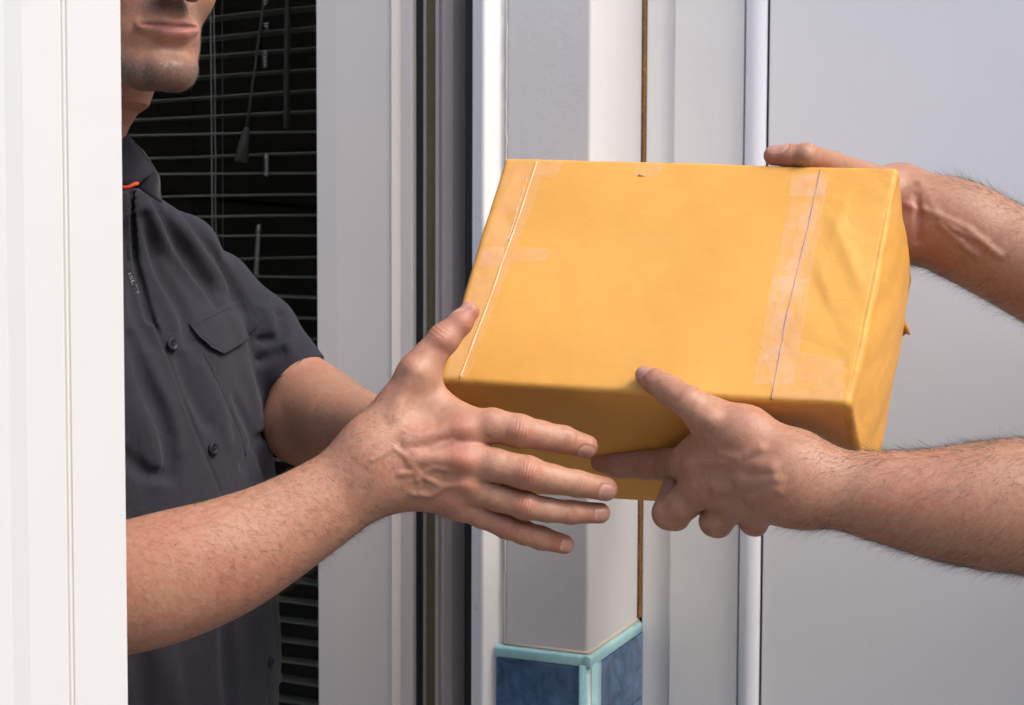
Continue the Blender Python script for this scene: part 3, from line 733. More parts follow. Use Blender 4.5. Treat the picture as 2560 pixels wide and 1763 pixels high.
def strip(name, quad, mat, off=.0004, n=(14, 60), jag=.0035, face='front', seed=1):
    """quad = 4 pixels (a,b along one side, d,c along the other) laid on a face"""
    rg_ = np.random.default_rng(seed)
    a, b, c, d = [inv(*q, face) for q in quad]; s = np.linspace(0, 1, n[0])[:, None, None]; u = np.linspace(0, 1, n[1])[None, :, None]
    g_ = (1-s)*((1-u)*a+u*b)+s*((1-u)*d+u*c); 
    if jag: g_[0, :, 0] += rg_.uniform(-jag, jag, n[1]); g_[-1, :, 0] += rg_.uniform(-jag, jag, n[1])
    g_ = g_.reshape(-1, 2)
    if face == 'front': p = np.stack([g_[:, 0]*BW, 0*g_[:, 0], g_[:, 1]*BH], 1); o_ = np.array([0, -off, 0]); 
    else: p = np.stack([g_[:, 0]*BW, g_[:, 1]*BD, 0*g_[:, 0]], 1); o_ = np.array([0, 0, -off])
    p = np.clip(p, 0, S_-0)
    w0, nn = surf(p); nw = np.cross(tri(.5, 1., .5)-tri(.5, 0., .5), tri(1., .5, .5)-tri(0., .5, .5)).ravel() if face == 'front' else (tri(.5, 0., 0.)-tri(.5, 1., 0.)).ravel()
    nw = nrm(nw); nw = nw if (nw@(CO-w0.mean(0))) > 0 else -nw
    top = w0+nw*off; i, j = np.meshgrid(np.arange(n[0]-1), np.arange(n[1]-1), indexing='ij'); k = (i*n[1]+j).ravel()
    q = np.stack([k, k+n[1], k+n[1]+1, k+1], 1)
    return put(name, fast_mesh(name, top, q), mat, pc)
# tape along the right seam (several pieces), along the left seam, small patches
strip('tape', [(1990, 432), (1880, 960), (1985, 960), (2072, 432)], MT['tape'], .0004, seed=1)
strip('tape', [(2022, 470), (1905, 900), (1950, 900), (2060, 470)], MT['tape'], .0007, seed=2)
strip('tape', [(1978, 440), (1972, 492), (2060, 492), (2070, 440)], MT['tape'], .0009, (14, 14), seed=3)
strip('tape', [(1935, 690), (1918, 760), (2000, 765), (2014, 700)], MT['tape'], .0009, (14, 14), seed=3)
strip('tape', [(1905, 860), (1935, 1000), (2110, 1002), (2110, 900)], MT['tape'], .0006, (20, 20), seed=4)
strip('tape', [(1275, 405), (1112, 945), (1170, 945), (1370, 405)], MT['tape'], .0004, seed=5)
strip('tape', [(1345, 402), (1330, 442), (1392, 446), (1408, 404)], MT['tape'], .0007, (12, 12), seed=6)
strip('tape', [(1592, 412), (1585, 440), (1645, 446), (1660, 414)], MT['tape'], .0006, (12, 12), seed=7)
strip('tape', [(1208, 620), (1195, 668), (1368, 655), (1382, 622)], MT['tape'], .0006, (12, 30), seed=8)
strip('tape', [(2215, 600), (2190, 730), (2205, 735), (2228, 610)], MT['tape'], .0006, (10, 20), seed=9)
strip('tape', [(1900, 1010), (1960, 1150), (2120, 1120), (2110, 1020)], MT['tape'], .0006, (24, 24), 0, 'bottom', seed=10)
def seam(pts, r, mat, off=.0006, amp=.0004, seed=3, name='seam'):
    rg_ = np.random.default_rng(seed); a = np.array([inv(*q) for q in pts]); n = 80; tt = np.linspace(0, 1, n); ti_ = np.linspace(0, 1, len(pts))
    s = np.interp(tt, ti_, a[:, 0])+np.convolve(rg_.normal(size=n+8), np.ones(9)/9, 'valid')*amp*4; z = np.interp(tt, ti_, a[:, 1])
    w0, _ = surf(np.clip(np.stack([s*BW, 0*s, z*BH], 1), 0, S_)); b = MB(); cam_n = nrm(CO-w0.mean(0))
    rads = r*(1+.3*np.sin(tt*40)+.0*tt); b.tube(list(w0+cam_n*off*.3), list(rads), 6); return b.put(name, mat, pc)
seam([(2052, 424), (2010, 610), (1965, 800), (1927, 1004)], .00055, MT['seam_dark'])
seam([(1343, 404), (1280, 590), (1210, 790), (1150, 945)], .00075, MT['seam_pale'])
seam([(1318, 445), (1270, 600)], .0003, MT['seam_pale'], seed=8)
b = MB(); w0, _ = surf(np.array([[inv(1597, 441)[0]*BW, 0, inv(1597, 441)[1]*BH], [inv(1612, 443)[0]*BW, 0, inv(1612, 443)[1]*BH]])); b.tube([w0[0], w0[1]], [.0011, .0003], 6); b.put('nick', MT['seam_dark'], pc)
# torn paper tip on the right end
tp = P(2262, 800, 1.235); b = MB(); b.add([tp, P(2273, 822, 1.23), P(2264, 835, 1.235), P(2276, 838, 1.23), P(2250, 845, 1.23)], [(0, 1, 2), (1, 3, 2), (0, 2, 4)])
o = b.put('torn_tip', MT['paper'], pc); o.modifiers.new('s', 'SOLIDIFY').thickness = .0006
# planes of the parcel for contact
def plane(a, b, c):
    n_ = nrm(np.cross(b-a, c-a)); ctr = tri(.5, .5, .5).ravel(); return a, (n_ if n_@(a-ctr) > 0 else -n_)
PF = plane(C['FBL'], C['FBR'], C['FTL']); PB = plane(C['FBL'], C['FBR'], C['BBR']); PT = plane(C['FTL'], C['FTR'], C['BTR']); PR = plane(C['FBR'], C['FTR'], C['BTR']); PK = plane(C['BTR'], C['BBR'], C['BTL'])
def touch(px, py, r, pl, gap=0., lo=.8, hi=1.6):
    """depth at which a ball of r pixels seen at px,py rests on the plane from outside"""
    f = lambda D: (P(px, py, D)-pl[0])@pl[1]-r*D/F-gap
    a, b = lo, hi; fa = f(a)
    if fa*f(b) > 0: return None
    for _ in range(50):
        m_ = (a+b)/2
        if fa*f(m_) > 0: a = m_
        else: b = m_
    return (a+b)/2
# ================================================================ people
def frame_head(H, fd, roll=0., pitch=0.):
    f = nrm(fd); l = nrm(np.cross([0, 0, 1.], f)); l = -nrm(np.cross(f, [0, 0, 1.])) ; up = np.cross(f, l) if np.cross(f, l)[2] > 0 else np.cross(l, f)
    c, s = math.cos(roll), math.sin(roll); l, up = l*c-up*s, l*s+up*c
    c, s = math.cos(pitch), math.sin(pitch); f, up = f*c+up*s, up*c-f*s
    R = np.stack([l, f, up])          # rows
    def W_(a, b, c_): return H+(l*a+f*b+up*c_)*.001
    return W_, R
def head_node(W_, R):
    E_ = lambda c, r: Ell(W_(*c), np.array(r)*.001, R)
    K = lambda a, ra, b, rb: Cone(W_(*a), ra*.001, W_(*b), rb*.001)
    main = U([E_((0, -18, 38), (74, 93, 86)), E_((0, 32, -8), (62, 52, 72)), E_((0, 36, -66), (44, 44, 36)),
              K((-49, 4, -58), 13, (-13, 60, -95), 15), K((49, 4, -58), 13, (13, 60, -95), 15), K((-13, 60, -95), 15, (13, 60, -95), 15),
              E_((0, 61, -62), (26, 30.5, 30)), E_((-34, 50, -30), (21, 23, 24)), E_((34, 50, -30), (21, 23, 24))], .012)
    main = U([main, E_((0, 79, -97), (16, 13.5, 15)), E_((-8, 76.5, -99), (11, 11, 12)), E_((8, 76.5, -99), (11, 11, 12)), E_((-18, 65, -69), (9, 10, 11)), E_((18, 65, -69), (9, 10, 11))], .006)
    nose = U([K((0, 84, 10), 8, (0, 110, -35), 9), E_((0, 110, -38.5), (10.5, 11, 9.5)), E_((-12, 99, -41), (7, 9, 8)), E_((12, 99, -41), (7, 9, 8)), K((0, 88, 20), 10, (0, 76, 32), 14)], .008)
    lips = U([K((-23, 79, -65), 2, (-8, 88.7, -63), 3.6), K((-8, 88.7, -63), 3.6, (8, 88.7, -63), 3.6), K((23, 79, -65), 2, (8, 88.7, -63), 3.6)], .003)
    low = U([K((-21, 79, -67.5), 2, (-8, 87.2, -70.8), 4.2), K((-8, 87.2, -70.8), 4.2, (8, 87.2, -70.8), 4.2), K((21, 79, -67.5), 2, (8, 87.2, -70.8), 4.2)], .003)
    brow = U([K((-38, 66, 30), 9, (-10, 80, 27), 9), K((38, 66, 30), 9, (10, 80, 27), 9)], .01)
    n = U([main, nose, brow], .011); n = U([n, lips], .006); n = U([n, low], .006)
    ls = np.linspace(-24, 24, 13); pr_ = np.array([W_(l, 125, -67.4-.4*math.cos(l/9.)+1.9*(l/24)**2) for l in ls]); dr_ = -R[1]; t_ = np.zeros(len(ls))
    for _ in range(60): t_ += ev(n, pr_+dr_*t_[:, None])*.8
    q_ = pr_+dr_*(t_[:, None]+.0004); w_ = .0016*np.clip(1.25-np.abs(ls)/34, .3, 1)
    cut = [Cone(a, ra, b, rb) for a, b, ra, rb in zip(q_[:-1], q_[1:], w_[:-1], w_[1:])]
    n = Sub(n, cut, .0018)
    soft = [E_((0, 95, -85), (26, 8.5, 4.5)), E_((40, 82, -84), (14, 14, 9)), E_((0, 101, -56), (3, 8, 5)), K((-22, 93, -38), 1.5, (-37, 79, -62), 1.5), K((22, 93, -38), 1.5, (37, 79, -62), 1.5),
            E_((-31, 84, 12), (15, 13, 10)), E_((31, 84, 12), (15, 13, 10))]
    n = Sub(n, soft, .009)
    n = Sub(n, [E_((-6, 104, -50), (3.2, 6, 3.5)), E_((6, 104, -50), (3.2, 6, 3.5))], .003)
    n = U([n, E_((-31, 66, 12), (14, 14, 12)), E_((31, 66, 12), (14, 14, 12))], .003)
    ears = U([E_((-74, -12, -4), (6, 16, 30)), E_((74, -12, -4), (6, 16, 30))], .002)
    ears = Sub(ears, [E_((-82, -10, -2), (7, 10, 20)), E_((82, -10, -2), (7, 10, 20))], .004)
    return U([n, ears], .006)
def veins(node, lines, r, sink, ):
    out = []
    for pl in lines:
        pts = []
        for x, y in pl:
            p, g = trace(node, x, y)
            if p is not None: pts.append(p-g*sink)
        out += [Cone(a, r, b, r) for a, b in zip(pts[:-1], pts[1:])]
    return out
def vtrace(node, pix, Ds=.75, n=90, over=.7):
    pix = np.asarray(pix, float); o = np.array([P(x, y, Ds) for x, y in pix]); e = np.array([P(x, y, Ds+1) for x, y in pix]); dr = (e-o)/np.linalg.norm(e-o, axis=1)[:, None]
    t_ = np.zeros(len(pix))
    for _ in range(n): t_ += np.clip(ev(node, o+dr*t_[:, None]), -.01, .08)*over
    p = o+dr*t_[:, None]; _, g_ = grad(node, p); return p, g_/np.linalg.norm(g_, axis=1)[:, None]
# ---------------------------------------------------------------- the man on the left
man = empty('person', (-.37, 1.30, 0), 'man in charcoal short sleeved shirt, reaching out with open hand for the parcel', 'person')
fdm = np.array([math.sin(math.radians(40)), -math.cos(math.radians(40)), 0])
mouth = P(445, 63, 1.08); Hm = mouth-fdm*.0955+np.array([0, 0, .0665])
Wm, Rm = frame_head(Hm, fdm, roll=math.radians(-3)); 
# keep the mouth where it is after rolling
off = mouth-Wm(0, 95.5, -66.5); Hm = Hm+off; Wm, Rm = frame_head(Hm, fdm, roll=math.radians(-3))
headn = head_node(Wm, Rm)
nrow = [(-.055, -.034, .046), (-.100, -.040, .045), (-.114, -.046, .0425), (-.119, -.062, .0400), (-.129, -.077, .0395), (-.150, -.096, .0385), (-.175, -.104, .041), (-.240, -.110, .045)]
neck = U([Loft([(Hm[2]+z, Hm[0]+fdm[0]*f_, Hm[1]+fdm[1]*f_, r_, r_*1.06) for z, f_, r_ in nrow], [1, 0], [0, 1], .7)], .01)
# right (near) arm
fa = [J(40, 1530, 1.060, 165), J(330, 1466, 1.062, 164), J(450, 1433, 1.066, 160), J(570, 1390, 1.072, 146), J(690, 1330, 1.08, 126), J(800, 1264, 1.087, 111), J(885, 1207, 1.092, 103), J(935, 1168, 1.094, 97)]
forearm = U(limb(fa, VW, .86), .0015)
shR = np.array([-.50, 1.124, 1.42])
uarmR = Cone(shR, .05, P(40, 1530, 1.062), .046)
wr = 1.093
pal = [Cone(*J(950, 1110, wr, 62), *J(1160, 1076, 1.086, 44)), Cone(*J(960, 1140, wr-.003, 62), *J(1160, 1150, 1.080, 43)),
       Cone(*J(960, 1180, wr-.003, 60), *J(1172, 1212, 1.084, 39)), Cone(*J(965, 1212, wr, 50), *J(1140, 1257, 1.092, 35)),
       Cone(*J(935, 1150, wr, 80), *J(1010, 1120, 1.096, 70)), Cone(*J(1010, 1120, 1.10, 60), *J(1100, 1150, 1.10, 62)),
       Cone(*J(950, 1090, wr+.004, 60), *J(1046, 935, 1.098, 47)), Cone(*J(1010, 1030, 1.106, 55), *J(1120, 1062, 1.100, 40)), Cone(*J(1058, 975, 1.102, 36), *J(1135, 1040, 1.095, 34))]
trunkR = U([forearm, U(pal, .016)], .02)
thR = [J(1046, 935, 1.098, 47), J(1076, 888, 1.100, 40), J(1109, 848, 1.102, 39), J(1150, 808, 1.105, 31), J(1174, 779, 1.108, 25)]
f1 = [J(1160, 1070, 1.086, 46), J(1230, 1064, 1.082, 43), J(1299, 1078, 1.079, 41.5), J(1352, 1088, 1.082, 35.5), J(1408, 1099, 1.086, 34), J(1466, 1116, 1.091, 29)]
f2 = [J(1160, 1150, 1.080, 43), J(1240, 1163, 1.073, 41), J(1318, 1182, 1.069, 42), J(1380, 1197, 1.072, 35), J(1442, 1209, 1.076, 33), J(1514, 1223, 1.082, 30)]
f3 = [J(1172, 1212, 1.084, 39), J(1245, 1243, 1.079, 35), J(1313, 1264, 1.077, 35), J(1368, 1275, 1.080, 30), J(1426, 1281, 1.084, 29), J(1500, 1283, 1.091, 26)]
f4 = [J(1140, 1257, 1.092, 35), J(1205, 1287, 1.090, 33), J(1266, 1315, 1.089, 31.5), J(1310, 1332, 1.092, 29.5), J(1352, 1345, 1.096, 29), J(1411, 1361, 1.103, 24.5)]
FR = [thR, f1, f2, f3, f4]
handR = Branch(trunkR, [finger(f) for f in FR], .011, .0012)
vl = veins(handR, [[(985, 1120), (1015, 1142), (1035, 1170), (1045, 1200), (1080, 1168), (1125, 1175)], [(1030, 1235), (1075, 1240), (1110, 1217), (1160, 1212)], [(1000, 1185), (1040, 1180), (1100, 1215)], [(930, 1150), (985, 1120)], [(1085, 1120), (1130, 1105)]], .0005, .0005)
tn = veins(handR, [[(1020, 1095), (1130, 1075)], [(1040, 1145), (1130, 1148)], [(985, 1040), (1010, 985), (1040, 935)]], .0022, .0023)
kn = []
for x, y, r in ((1157, 1070, .0075), (1158, 1152, .0085), (1170, 1215, .0075), (1135, 1258, .007), (1299, 1078, .0065), (1318, 1180, .0065), (1313, 1264, .0055), (1266, 1315, .005), (1100, 848, .007), (1037, 915, .007)):
    p_, g_ = trace(handR, x, y); kn.append(Ell(p_-g_*.0062, (r, r, r*.75)))
handR = U([handR, U(tn, .0015)], .010); handR = U([handR, U(vl, .001)], .0045); handR = U([handR]+kn, .007)
handR = Sub(handR, veins(handR, [] and [[(905, 1062), (935, 1010), (960, 965)], [(918, 1095), (955, 1030)]], .0014, -.0008), .006)
# left (far) arm, mostly behind
shL = P(590, 760, 1.385)
la = [(P(590, 760, 1.385), .018), J(660, 838, 1.38, 46), J(700, 890, 1.375, 52), J(745, 952, 1.368, 64), J(795, 1005, 1.35, 85), J(850, 1050, 1.30, 90), J(935, 1072, 1.23, 72), J(1000, 1085, 1.18, 60)]
lh = U(limb(la)+[Cone(*J(748, 956, 1.368, 60), *J(768, 1055, 1.36, 104)), Cone(*J(765, 1055, 1.36, 108), *J(850, 1060, 1.30, 92)), Cone(*J(1000, 1085, 1.175, 58), *J(1095, 1115, 1.165, 48)), Cone(*J(1000, 1110, 1.18, 50), *J(1090, 1170, 1.17, 44))], .010)
FL = [[J(1095, 1105, 1.166, 38), J(1150, 1110, 1.168, 34), J(1190, 1135, 1.175, 30)], [J(1100, 1140, 1.166, 38), J(1165, 1150, 1.165, 34), J(1205, 1172, 1.17, 30)], [J(1095, 1175, 1.168, 36), J(1160, 1190, 1.166, 32), J(1195, 1212, 1.17, 28)], [J(1085, 1200, 1.172, 34), J(1140, 1222, 1.17, 29), J(1170, 1238, 1.175, 25)], [J(1010, 1080, 1.175, 45), J(1070, 1055, 1.15, 34), J(1110, 1050, 1.13, 28)]]
handL = Branch(lh, [finger(f) for f in FL], .009)
core = U([Cone([-.392, 1.27, 1.40], .035, [-.37, 1.32, .95], .07), Cone([-.392, 1.27, 1.39], .035, shR, .045), Cone([-.392, 1.27, 1.37], .03, P(590, 760, 1.385), .018), uarmR], .02)
body = U([U([headn, neck], .014), core, handR, handL], .006)
V, Q = polygonize(body, (-.60, .88, .90), (.16, 1.45, 1.83), VOX)
me = fast_mesh('body', V, Q)
nails = [nails_for(f1, nn=TOC(f1[-1][0])*.8+CM[:, 1]*-.55, hl=.0066, hw=.0058, back=.12), nails_for(f2, nn=TOC(f2[-1][0])*.8+CM[:, 1]*-.25, hl=.007, hw=.0062, back=.1), nails_for(f3, nn=TOC(f3[-1][0])*.85+CM[:, 1]*-.15, hl=.0068, hw=.0056, back=.1), nails_for(f4, nn=TOC(f4[-1][0])*.9+CM[:, 1]*-.1, hl=.0058, hw=.0048, back=.1), nails_for(thR, nn=-CM[:, 0]*.85+CM[:, 1]*.45+VW*.22, hl=.0078, hw=.007, back=.25)]
set_attr(me, 'nailco', nail_attr(V, nails), 'FLOAT_VECTOR')
jn = [joint_for(f, 2) for f in (f1, f2, f3, f4)]+[joint_for(f, 4, hl=.0045, hw=.0075) for f in (f1, f2, f3, f4)]+[joint_for(thR, 2, nn=-CM[:, 0]*.5+CM[:, 1]*.3+VW*.8, hl=.010, hw=.011)]
set_attr(me, 'jointco', joint_attr(V, jn), 'FLOAT_VECTOR')
rs = []
for x, y, r, s in ((1155, 1070, .013, .75), (1156, 1152, .013, .8), (1168, 1214, .012, .6), (1130, 1258, .012, .55), (1299, 1080, .010, .7), (1318, 1184, .010, .6), (1313, 1266, .009, .5), (1266, 1317, .010, .6), (1460, 1118, .012, .5), (1512, 1224, .011, .5), (1500, 1284, .010, .5), (1405, 1360, .012, .75), (1300, 1300, .012, .5), (1172, 790, .014, .7), (1105, 850, .012, .5), (600, 1440, .030, .35), (690, 1420, .022, .35), (380, 1370, .035, .4), (1230, 1280, .012, .45)):
    p_, _ = trace(handR, x, y)
    if p_ is not None: rs.append((p_, r, s))
for a_, r, s in (((-32, 78, -40), .018, .35), ((0, 93, -104), .016, .30), ((-30, 70, -20), .02, .3)): rs.append((Wm(*a_), r, s))
set_attr(me, 'red', blobs(V, rs))
LQ = (V-Hm)@Rm.T*1000        # head-local mm
inhead = (LQ[:, 2] > -190) & (LQ[:, 2] < 130) & (np.abs(LQ[:, 0]) < 90) & (LQ[:, 1] < 130) & (LQ[:, 1] > -120)
lx, lf, lz = LQ.T
hwid = 25.5; xx = np.clip(np.abs(lx)/hwid, 0, 1)
zc_ = -67.2-.5*(1-xx)+1.9*xx**2
up_ = 5.2*(1-xx**2.2)*(1-.18*np.exp(-(lx/4)**2)); lo_ = 7.6*(1-xx**2.0)
ld = np.where(lz > zc_, (lz-zc_)/np.maximum(up_, .01), (zc_-lz)/np.maximum(lo_, .01))
lip = np.clip((1.12-ld)/.3, 0, 1)*(np.abs(lx) < hwid)*(lf > 74)*inhead
set_attr(me, 'lip', lip*.8)
sm_ = lambda v, a, b: np.clip((v-a)/(b-a), 0, 1)
bear = sm_(-lz, 74, 96)*sm_(lf, -5, 20)*(1-.6*sm_(-lz, 125, 150))
bear = np.maximum(bear, .95*np.exp(-((lz+50)/7.5)**2)*np.exp(-(lx/34)**2*.8)*(lf > 60))
bear = np.maximum(bear, sm_(np.abs(lx), 30, 42)*sm_(-lz, 50, 75)*(lf > -5)*(1-.6*sm_(-lz, 125, 150)))
bear = np.maximum(bear, .8*np.exp(-(lx/9)**2)*np.exp(-((lz+84)/5)**2)*(lf > 60))
bear = bear*(1-.85*np.exp(-((lz+84)/8)**2)*np.exp(-((np.abs(lx)-19)/10)**2))
bear = bear*(1-lip)*inhead
set_attr(me, 'beard', bear)
put('body', me, MT['skin_man'], man)
def mnear(mask):     # vertex mask -> face weight via nearest lookup on the sampled faces
    fm = mask[Q].mean(1); return lambda c, n_: fm
# stubble
hairs('stubble', V, Q, mnear(np.where(inhead, bear, 0)*((V-CO)@np.array([0, 0, 1.]) < .25)), 16000, lambda c, n_: np.tile(-Rm[2]*.8+Rm[1]*.25, (len(c), 1)), (.0009, .0026), .00010, MT['greyhair'], man, 3, .55, .3)
arm_ax = nrm(P(900, 1200, 1.09)-P(330, 1466, 1.062))
tq = ((V-P(330, 1466, 1.062))@arm_ax)
dist_ax = np.linalg.norm(V-(P(330, 1466, 1.062)+np.outer(tq, arm_ax)), axis=1)
armm = (tq > -.05) & (tq < .235) & (dist_ax < .06)
prof_ = armm*(.6+.6*np.clip(1-np.abs(tq-.14)/.12, 0, 1))
hairs('arm_hair', V, Q, mnear(prof_), 10000, lambda c, n_: np.tile(arm_ax*.7-CM[:, 1]*.75, (len(c), 1)), (.004, .012), .00006, MT['armhair'], man, 5, .28, .35)
# head hair
hn = Sub(Ell(Wm(0, -24, 46), np.array([.080, .098, .088]), Rm), [Ell(Wm(0, 70, -30), np.array([.075, .09, .085]), Rm), Ell(Wm(0, 20, -90), np.array([.1, .1, .08]), Rm)], .01)
hn = Disp(hn, lambda p: .0012*np.sin(p[:, 0]*700+3*np.sin(p[:, 2]*200))*np.sin(p[:, 1]*520))
hv, hq = polygonize(hn, Hm-.13, Hm+.16, .003); put('hair', fast_mesh('hair', hv, hq), MT['hair'], man)
for sx_ in (-31, 31):
    b = MB()
    for i in range(9):
        for j in range(12):
            a_ = math.pi*i/8; q_ = 2*math.pi*j/12; b.V.append(Wm(sx_+12*math.sin(a_)*math.cos(q_), 66.5+12.6*math.cos(a_)*1.0, 12+12*math.sin(a_)*math.sin(q_)))
    b.F = [(i*12+j, i*12+(j+1) % 12, (i+1)*12+(j+1) % 12, (i+1)*12+j) for i in range(5) for j in range(12)]; b.put('eye', MT['chrome'] if False else newmat('eye_white', (.7, .68, .65), .1), man)
# ---------------------------------------------------------------- his shirt
Lx = np.array([.643, .766, 0]); Fx = np.array([.766, -.643, 0])
rows = [(.90, -.374, 1.32, .166, .134), (1.02, -.372, 1.32, .164, .132), (1.12, -.371, 1.32, .165, .130), (1.20, -.371, 1.312, .168, .127), (1.28, -.382, 1.30, .168, .122), (1.36, -.390, 1.29, .160, .108), (1.405, -.388, 1.275, .125, .085), (1.44, -.385, 1.26, .065, .06)]
tor = Loft(rows, Lx, Fx)
slv = Cut(U([Cone(*J(555, 706, 1.375, 66), *J(655, 822, 1.38, 84)), Cone(*J(655, 822, 1.38, 84), *J(752, 962, 1.37, 86))], .01), P(741, 940, 1.372), nrm(P(752, 962, 1.37)-P(655, 822, 1.38)))
shd = U([Cone(*J(345, 545, 1.245, 74), *J(462, 618, 1.31, 68)), Cone(*J(462, 618, 1.31, 68), *J(545, 706, 1.37, 64))], .02)
sh0 = U([U([tor, shd], .025), slv], .018)
slR = U([Cone(shR, .068, shR*.35+P(40, 1530, 1.062)*.65, .062)], .01)
sh0 = U([sh0, U([Cone([-.392, 1.26, 1.39], .055, shR, .065), slR], .02)], .03)
def on(node, pl, sink):
    p, g_ = vtrace(node, pl); return p-g_*sink
def spline(pl, m=5):
    p = np.array(pl, float); p = np.vstack([2*p[0]-p[1], p, 2*p[-1]-p[-2]]); out = []
    for i in range(1, len(p)-2):
        for k in range(m):
            t_ = k/m; out.append(.5*(2*p[i]+(p[i+1]-p[i-1])*t_+(2*p[i-1]-5*p[i]+4*p[i+1]-p[i+2])*t_**2+(3*p[i]-p[i-1]-3*p[i+1]+p[i+2])*t_**3))
    return np.array(out+[p[-2]])
def ridge(pl, r, sink, node=None):
    pl = spline(pl, 4)
    q = on(node or sh0, pl, sink); w_ = r*(.45+.55*np.sin(np.pi*np.linspace(.08, .92, len(q)))**.6); return [U([Cone(a, ra, b, rb) for a, b, ra, rb in zip(q[:-1], q[1:], w_[:-1], w_[1:])], .001)]
bumps = [([(372, 500), (415, 590), (455, 660), (505, 730)], .010, .006), ([(345, 530), (372, 640), (405, 730), (440, 800)], .009, .006), ([(440, 545), (495, 620), (540, 690), (565, 740)], .011, .007),
         ([(560, 760), (600, 860), (625, 960)], .010, .007), ([(640, 820), (650, 870), (640, 930)], .009, .006), ([(665, 780), (700, 840), (725, 880)], .008, .005), ([(350, 900), (400, 1000), (440, 1120)], .012, .008), ([(600, 900), (640, 1020), (660, 1130)], .011, .007),
         ([(340, 1020), (380, 1120), (390, 1200)], .010, .007), ([(505, 920), (545, 1010), (570, 1100)], .008, .005), ([(400, 1600), (440, 1763)], .012, .008), ([(690, 1500), (695, 1600), (700, 1763)], .012, .010)]
val = [([(389, 510), (438, 600), (475, 660), (515, 715), (545, 760)], .0058, -.0010), ([(359, 544), (393, 668), (430, 732), (462, 790), (478, 850)], .0058, -.0010), ([(470, 545), (525, 620), (565, 690), (590, 745), (605, 775)], .0045, -.0010),
       ([(700, 790), (705, 830), (690, 850), (650, 850)], .0035, -.001), ([(650, 900), (700, 880)], .0035, -.001),
       ([(330, 850), (365, 960), (410, 1060), (430, 1180)], .006, -.0012), ([(452, 900), (480, 980), (520, 1060)], .0035, -.0012), ([(590, 1000), (640, 1110), (660, 1180)], .0045, -.002), ([(610, 1165), (645, 1100), (668, 1080)], .0035, -.001), ([(340, 1560), (360, 1763)], .006, -.002), ([(560, 1560), (575, 1763)], .006, -.002),
       ([(332, 700), (345, 780), (380, 860)], .004, -.001), ([(300, 1130), (360, 1180), (420, 1190)], .004, -.001)]
sh1 = U([sh0]+sum([ridge(a, b_, c_*1.1) for a, b_, c_ in bumps], []), .010)
sh1 = Sub(sh1, sum([ridge(a, b_, c_) for a, b_, c_ in val], []), .010)
# right front overlaps the left one: a raised placket whose edge runs down the chest
gap = [(331, 480), (333, 560), (338, 640), (352, 705), (370, 770), (379, 798)]
gap2 = [(379, 798), (405, 850), (432, 919), (460, 1000), (486, 1067), (520, 1150), (554, 1233)]
gap3 = [(655, 1513), (657, 1600), (657, 1651), (672, 1763)]
sh1 = Sub(sh1, [Cone(a, .0038, b_, .0038) for g_ in (gap,) for q in [on(sh1, spline(g_, 4), .0022)] for a, b_ in zip(q[:-1], q[1:])], .002)
sh1 = Sub(sh1, [Cone(a, .0014, b_, .0014) for g_ in (gap2, gap3) for q in [on(sh1, g_, -.0002)] for a, b_ in zip(q[:-1], q[1:])], .0015)
armhole = Cone(*J(700, 890, 1.285, 74), *J(760, 975, 1.265, 84)) 
cn_ = nrm(P(752, 962, 1.37)-P(655, 822, 1.38)); arm_sh = sh1
nz = np.random.default_rng(5); wv2 = [(nrm(nz.normal(size=3)*np.array([1, 1, .5])), nz.uniform(30, 110), nz.uniform(0, 6)) for _ in range(8)]
shirtn = Disp(arm_sh, lambda p: .0009*sum(np.sin(p@d*k+o) for d, k, o in wv2)/3)
sv, sq = polygonize(shirtn, (-.62, 1.0, .905), (-.13, 1.50, 1.50), VOX*1.5)
shirt = put('shirt', fast_mesh('shirt', sv, sq), MT['shirt'], man)
def patch(name, node, border, mat, lift, thick, parent, nu=16, nv=12):
    """quad-like patch given as 4 pixel polylines corners a,b,c,d with curved edges: border = (top[], bottom[]) left->right"""
    top, bot = [np.array(x, float) for x in border]; u = np.linspace(0, 1, nu)
    T_ = np.stack([np.interp(u, np.linspace(0, 1, len(top)), top[:, i]) for i in (0, 1)], 1); B_ = np.stack([np.interp(u, np.linspace(0, 1, len(bot)), bot[:, i]) for i in (0, 1)], 1)
    g_ = np.stack([T_*(1-v)+B_*v for v in np.linspace(0, 1, nv)]).reshape(-1, 2)
    p, n_ = vtrace(node, g_); p = p+n_*(lift if np.isscalar(lift) else np.asarray(lift(nu, nv)).ravel()[:, None])
    Fq = [(j*nu+i, j*nu+i+1, (j+1)*nu+i+1, (j+1)*nu+i) for j in range(nv-1) for i in range(nu-1)]
    o = put(name, mesh(name, p, Fq), mat, parent); m_ = o.modifiers.new('s', 'SOLIDIFY'); m_.thickness = thick; m_.offset = 0
    b_ = o.modifiers.new('b', 'BEVEL'); b_.width = thick*.3; b_.segments = 2; b_.limit_method = 'ANGLE'; return o
def ch(name, o): return o
patch('opening_shade', sh1, ([(296, 474), (331, 474)], [(318, 650), (341, 650)]), MT['shirt_in'], .0006, .0008, shirt, 8, 14)  # dark sheet painting in the undershirt and shadow within the open front
flp = patch('pocket_flap', sh1, ([(472, 810), (502, 792), (550, 770), (600, 750), (611, 748)], [(494, 846), (520, 872), (551, 887), (600, 858), (648, 814)]), MT['shirt'], lambda a, b_: np.tile(np.linspace(.0010, .0042, b_)[:, None], (1, a)), .0013, shirt, 26, 14)
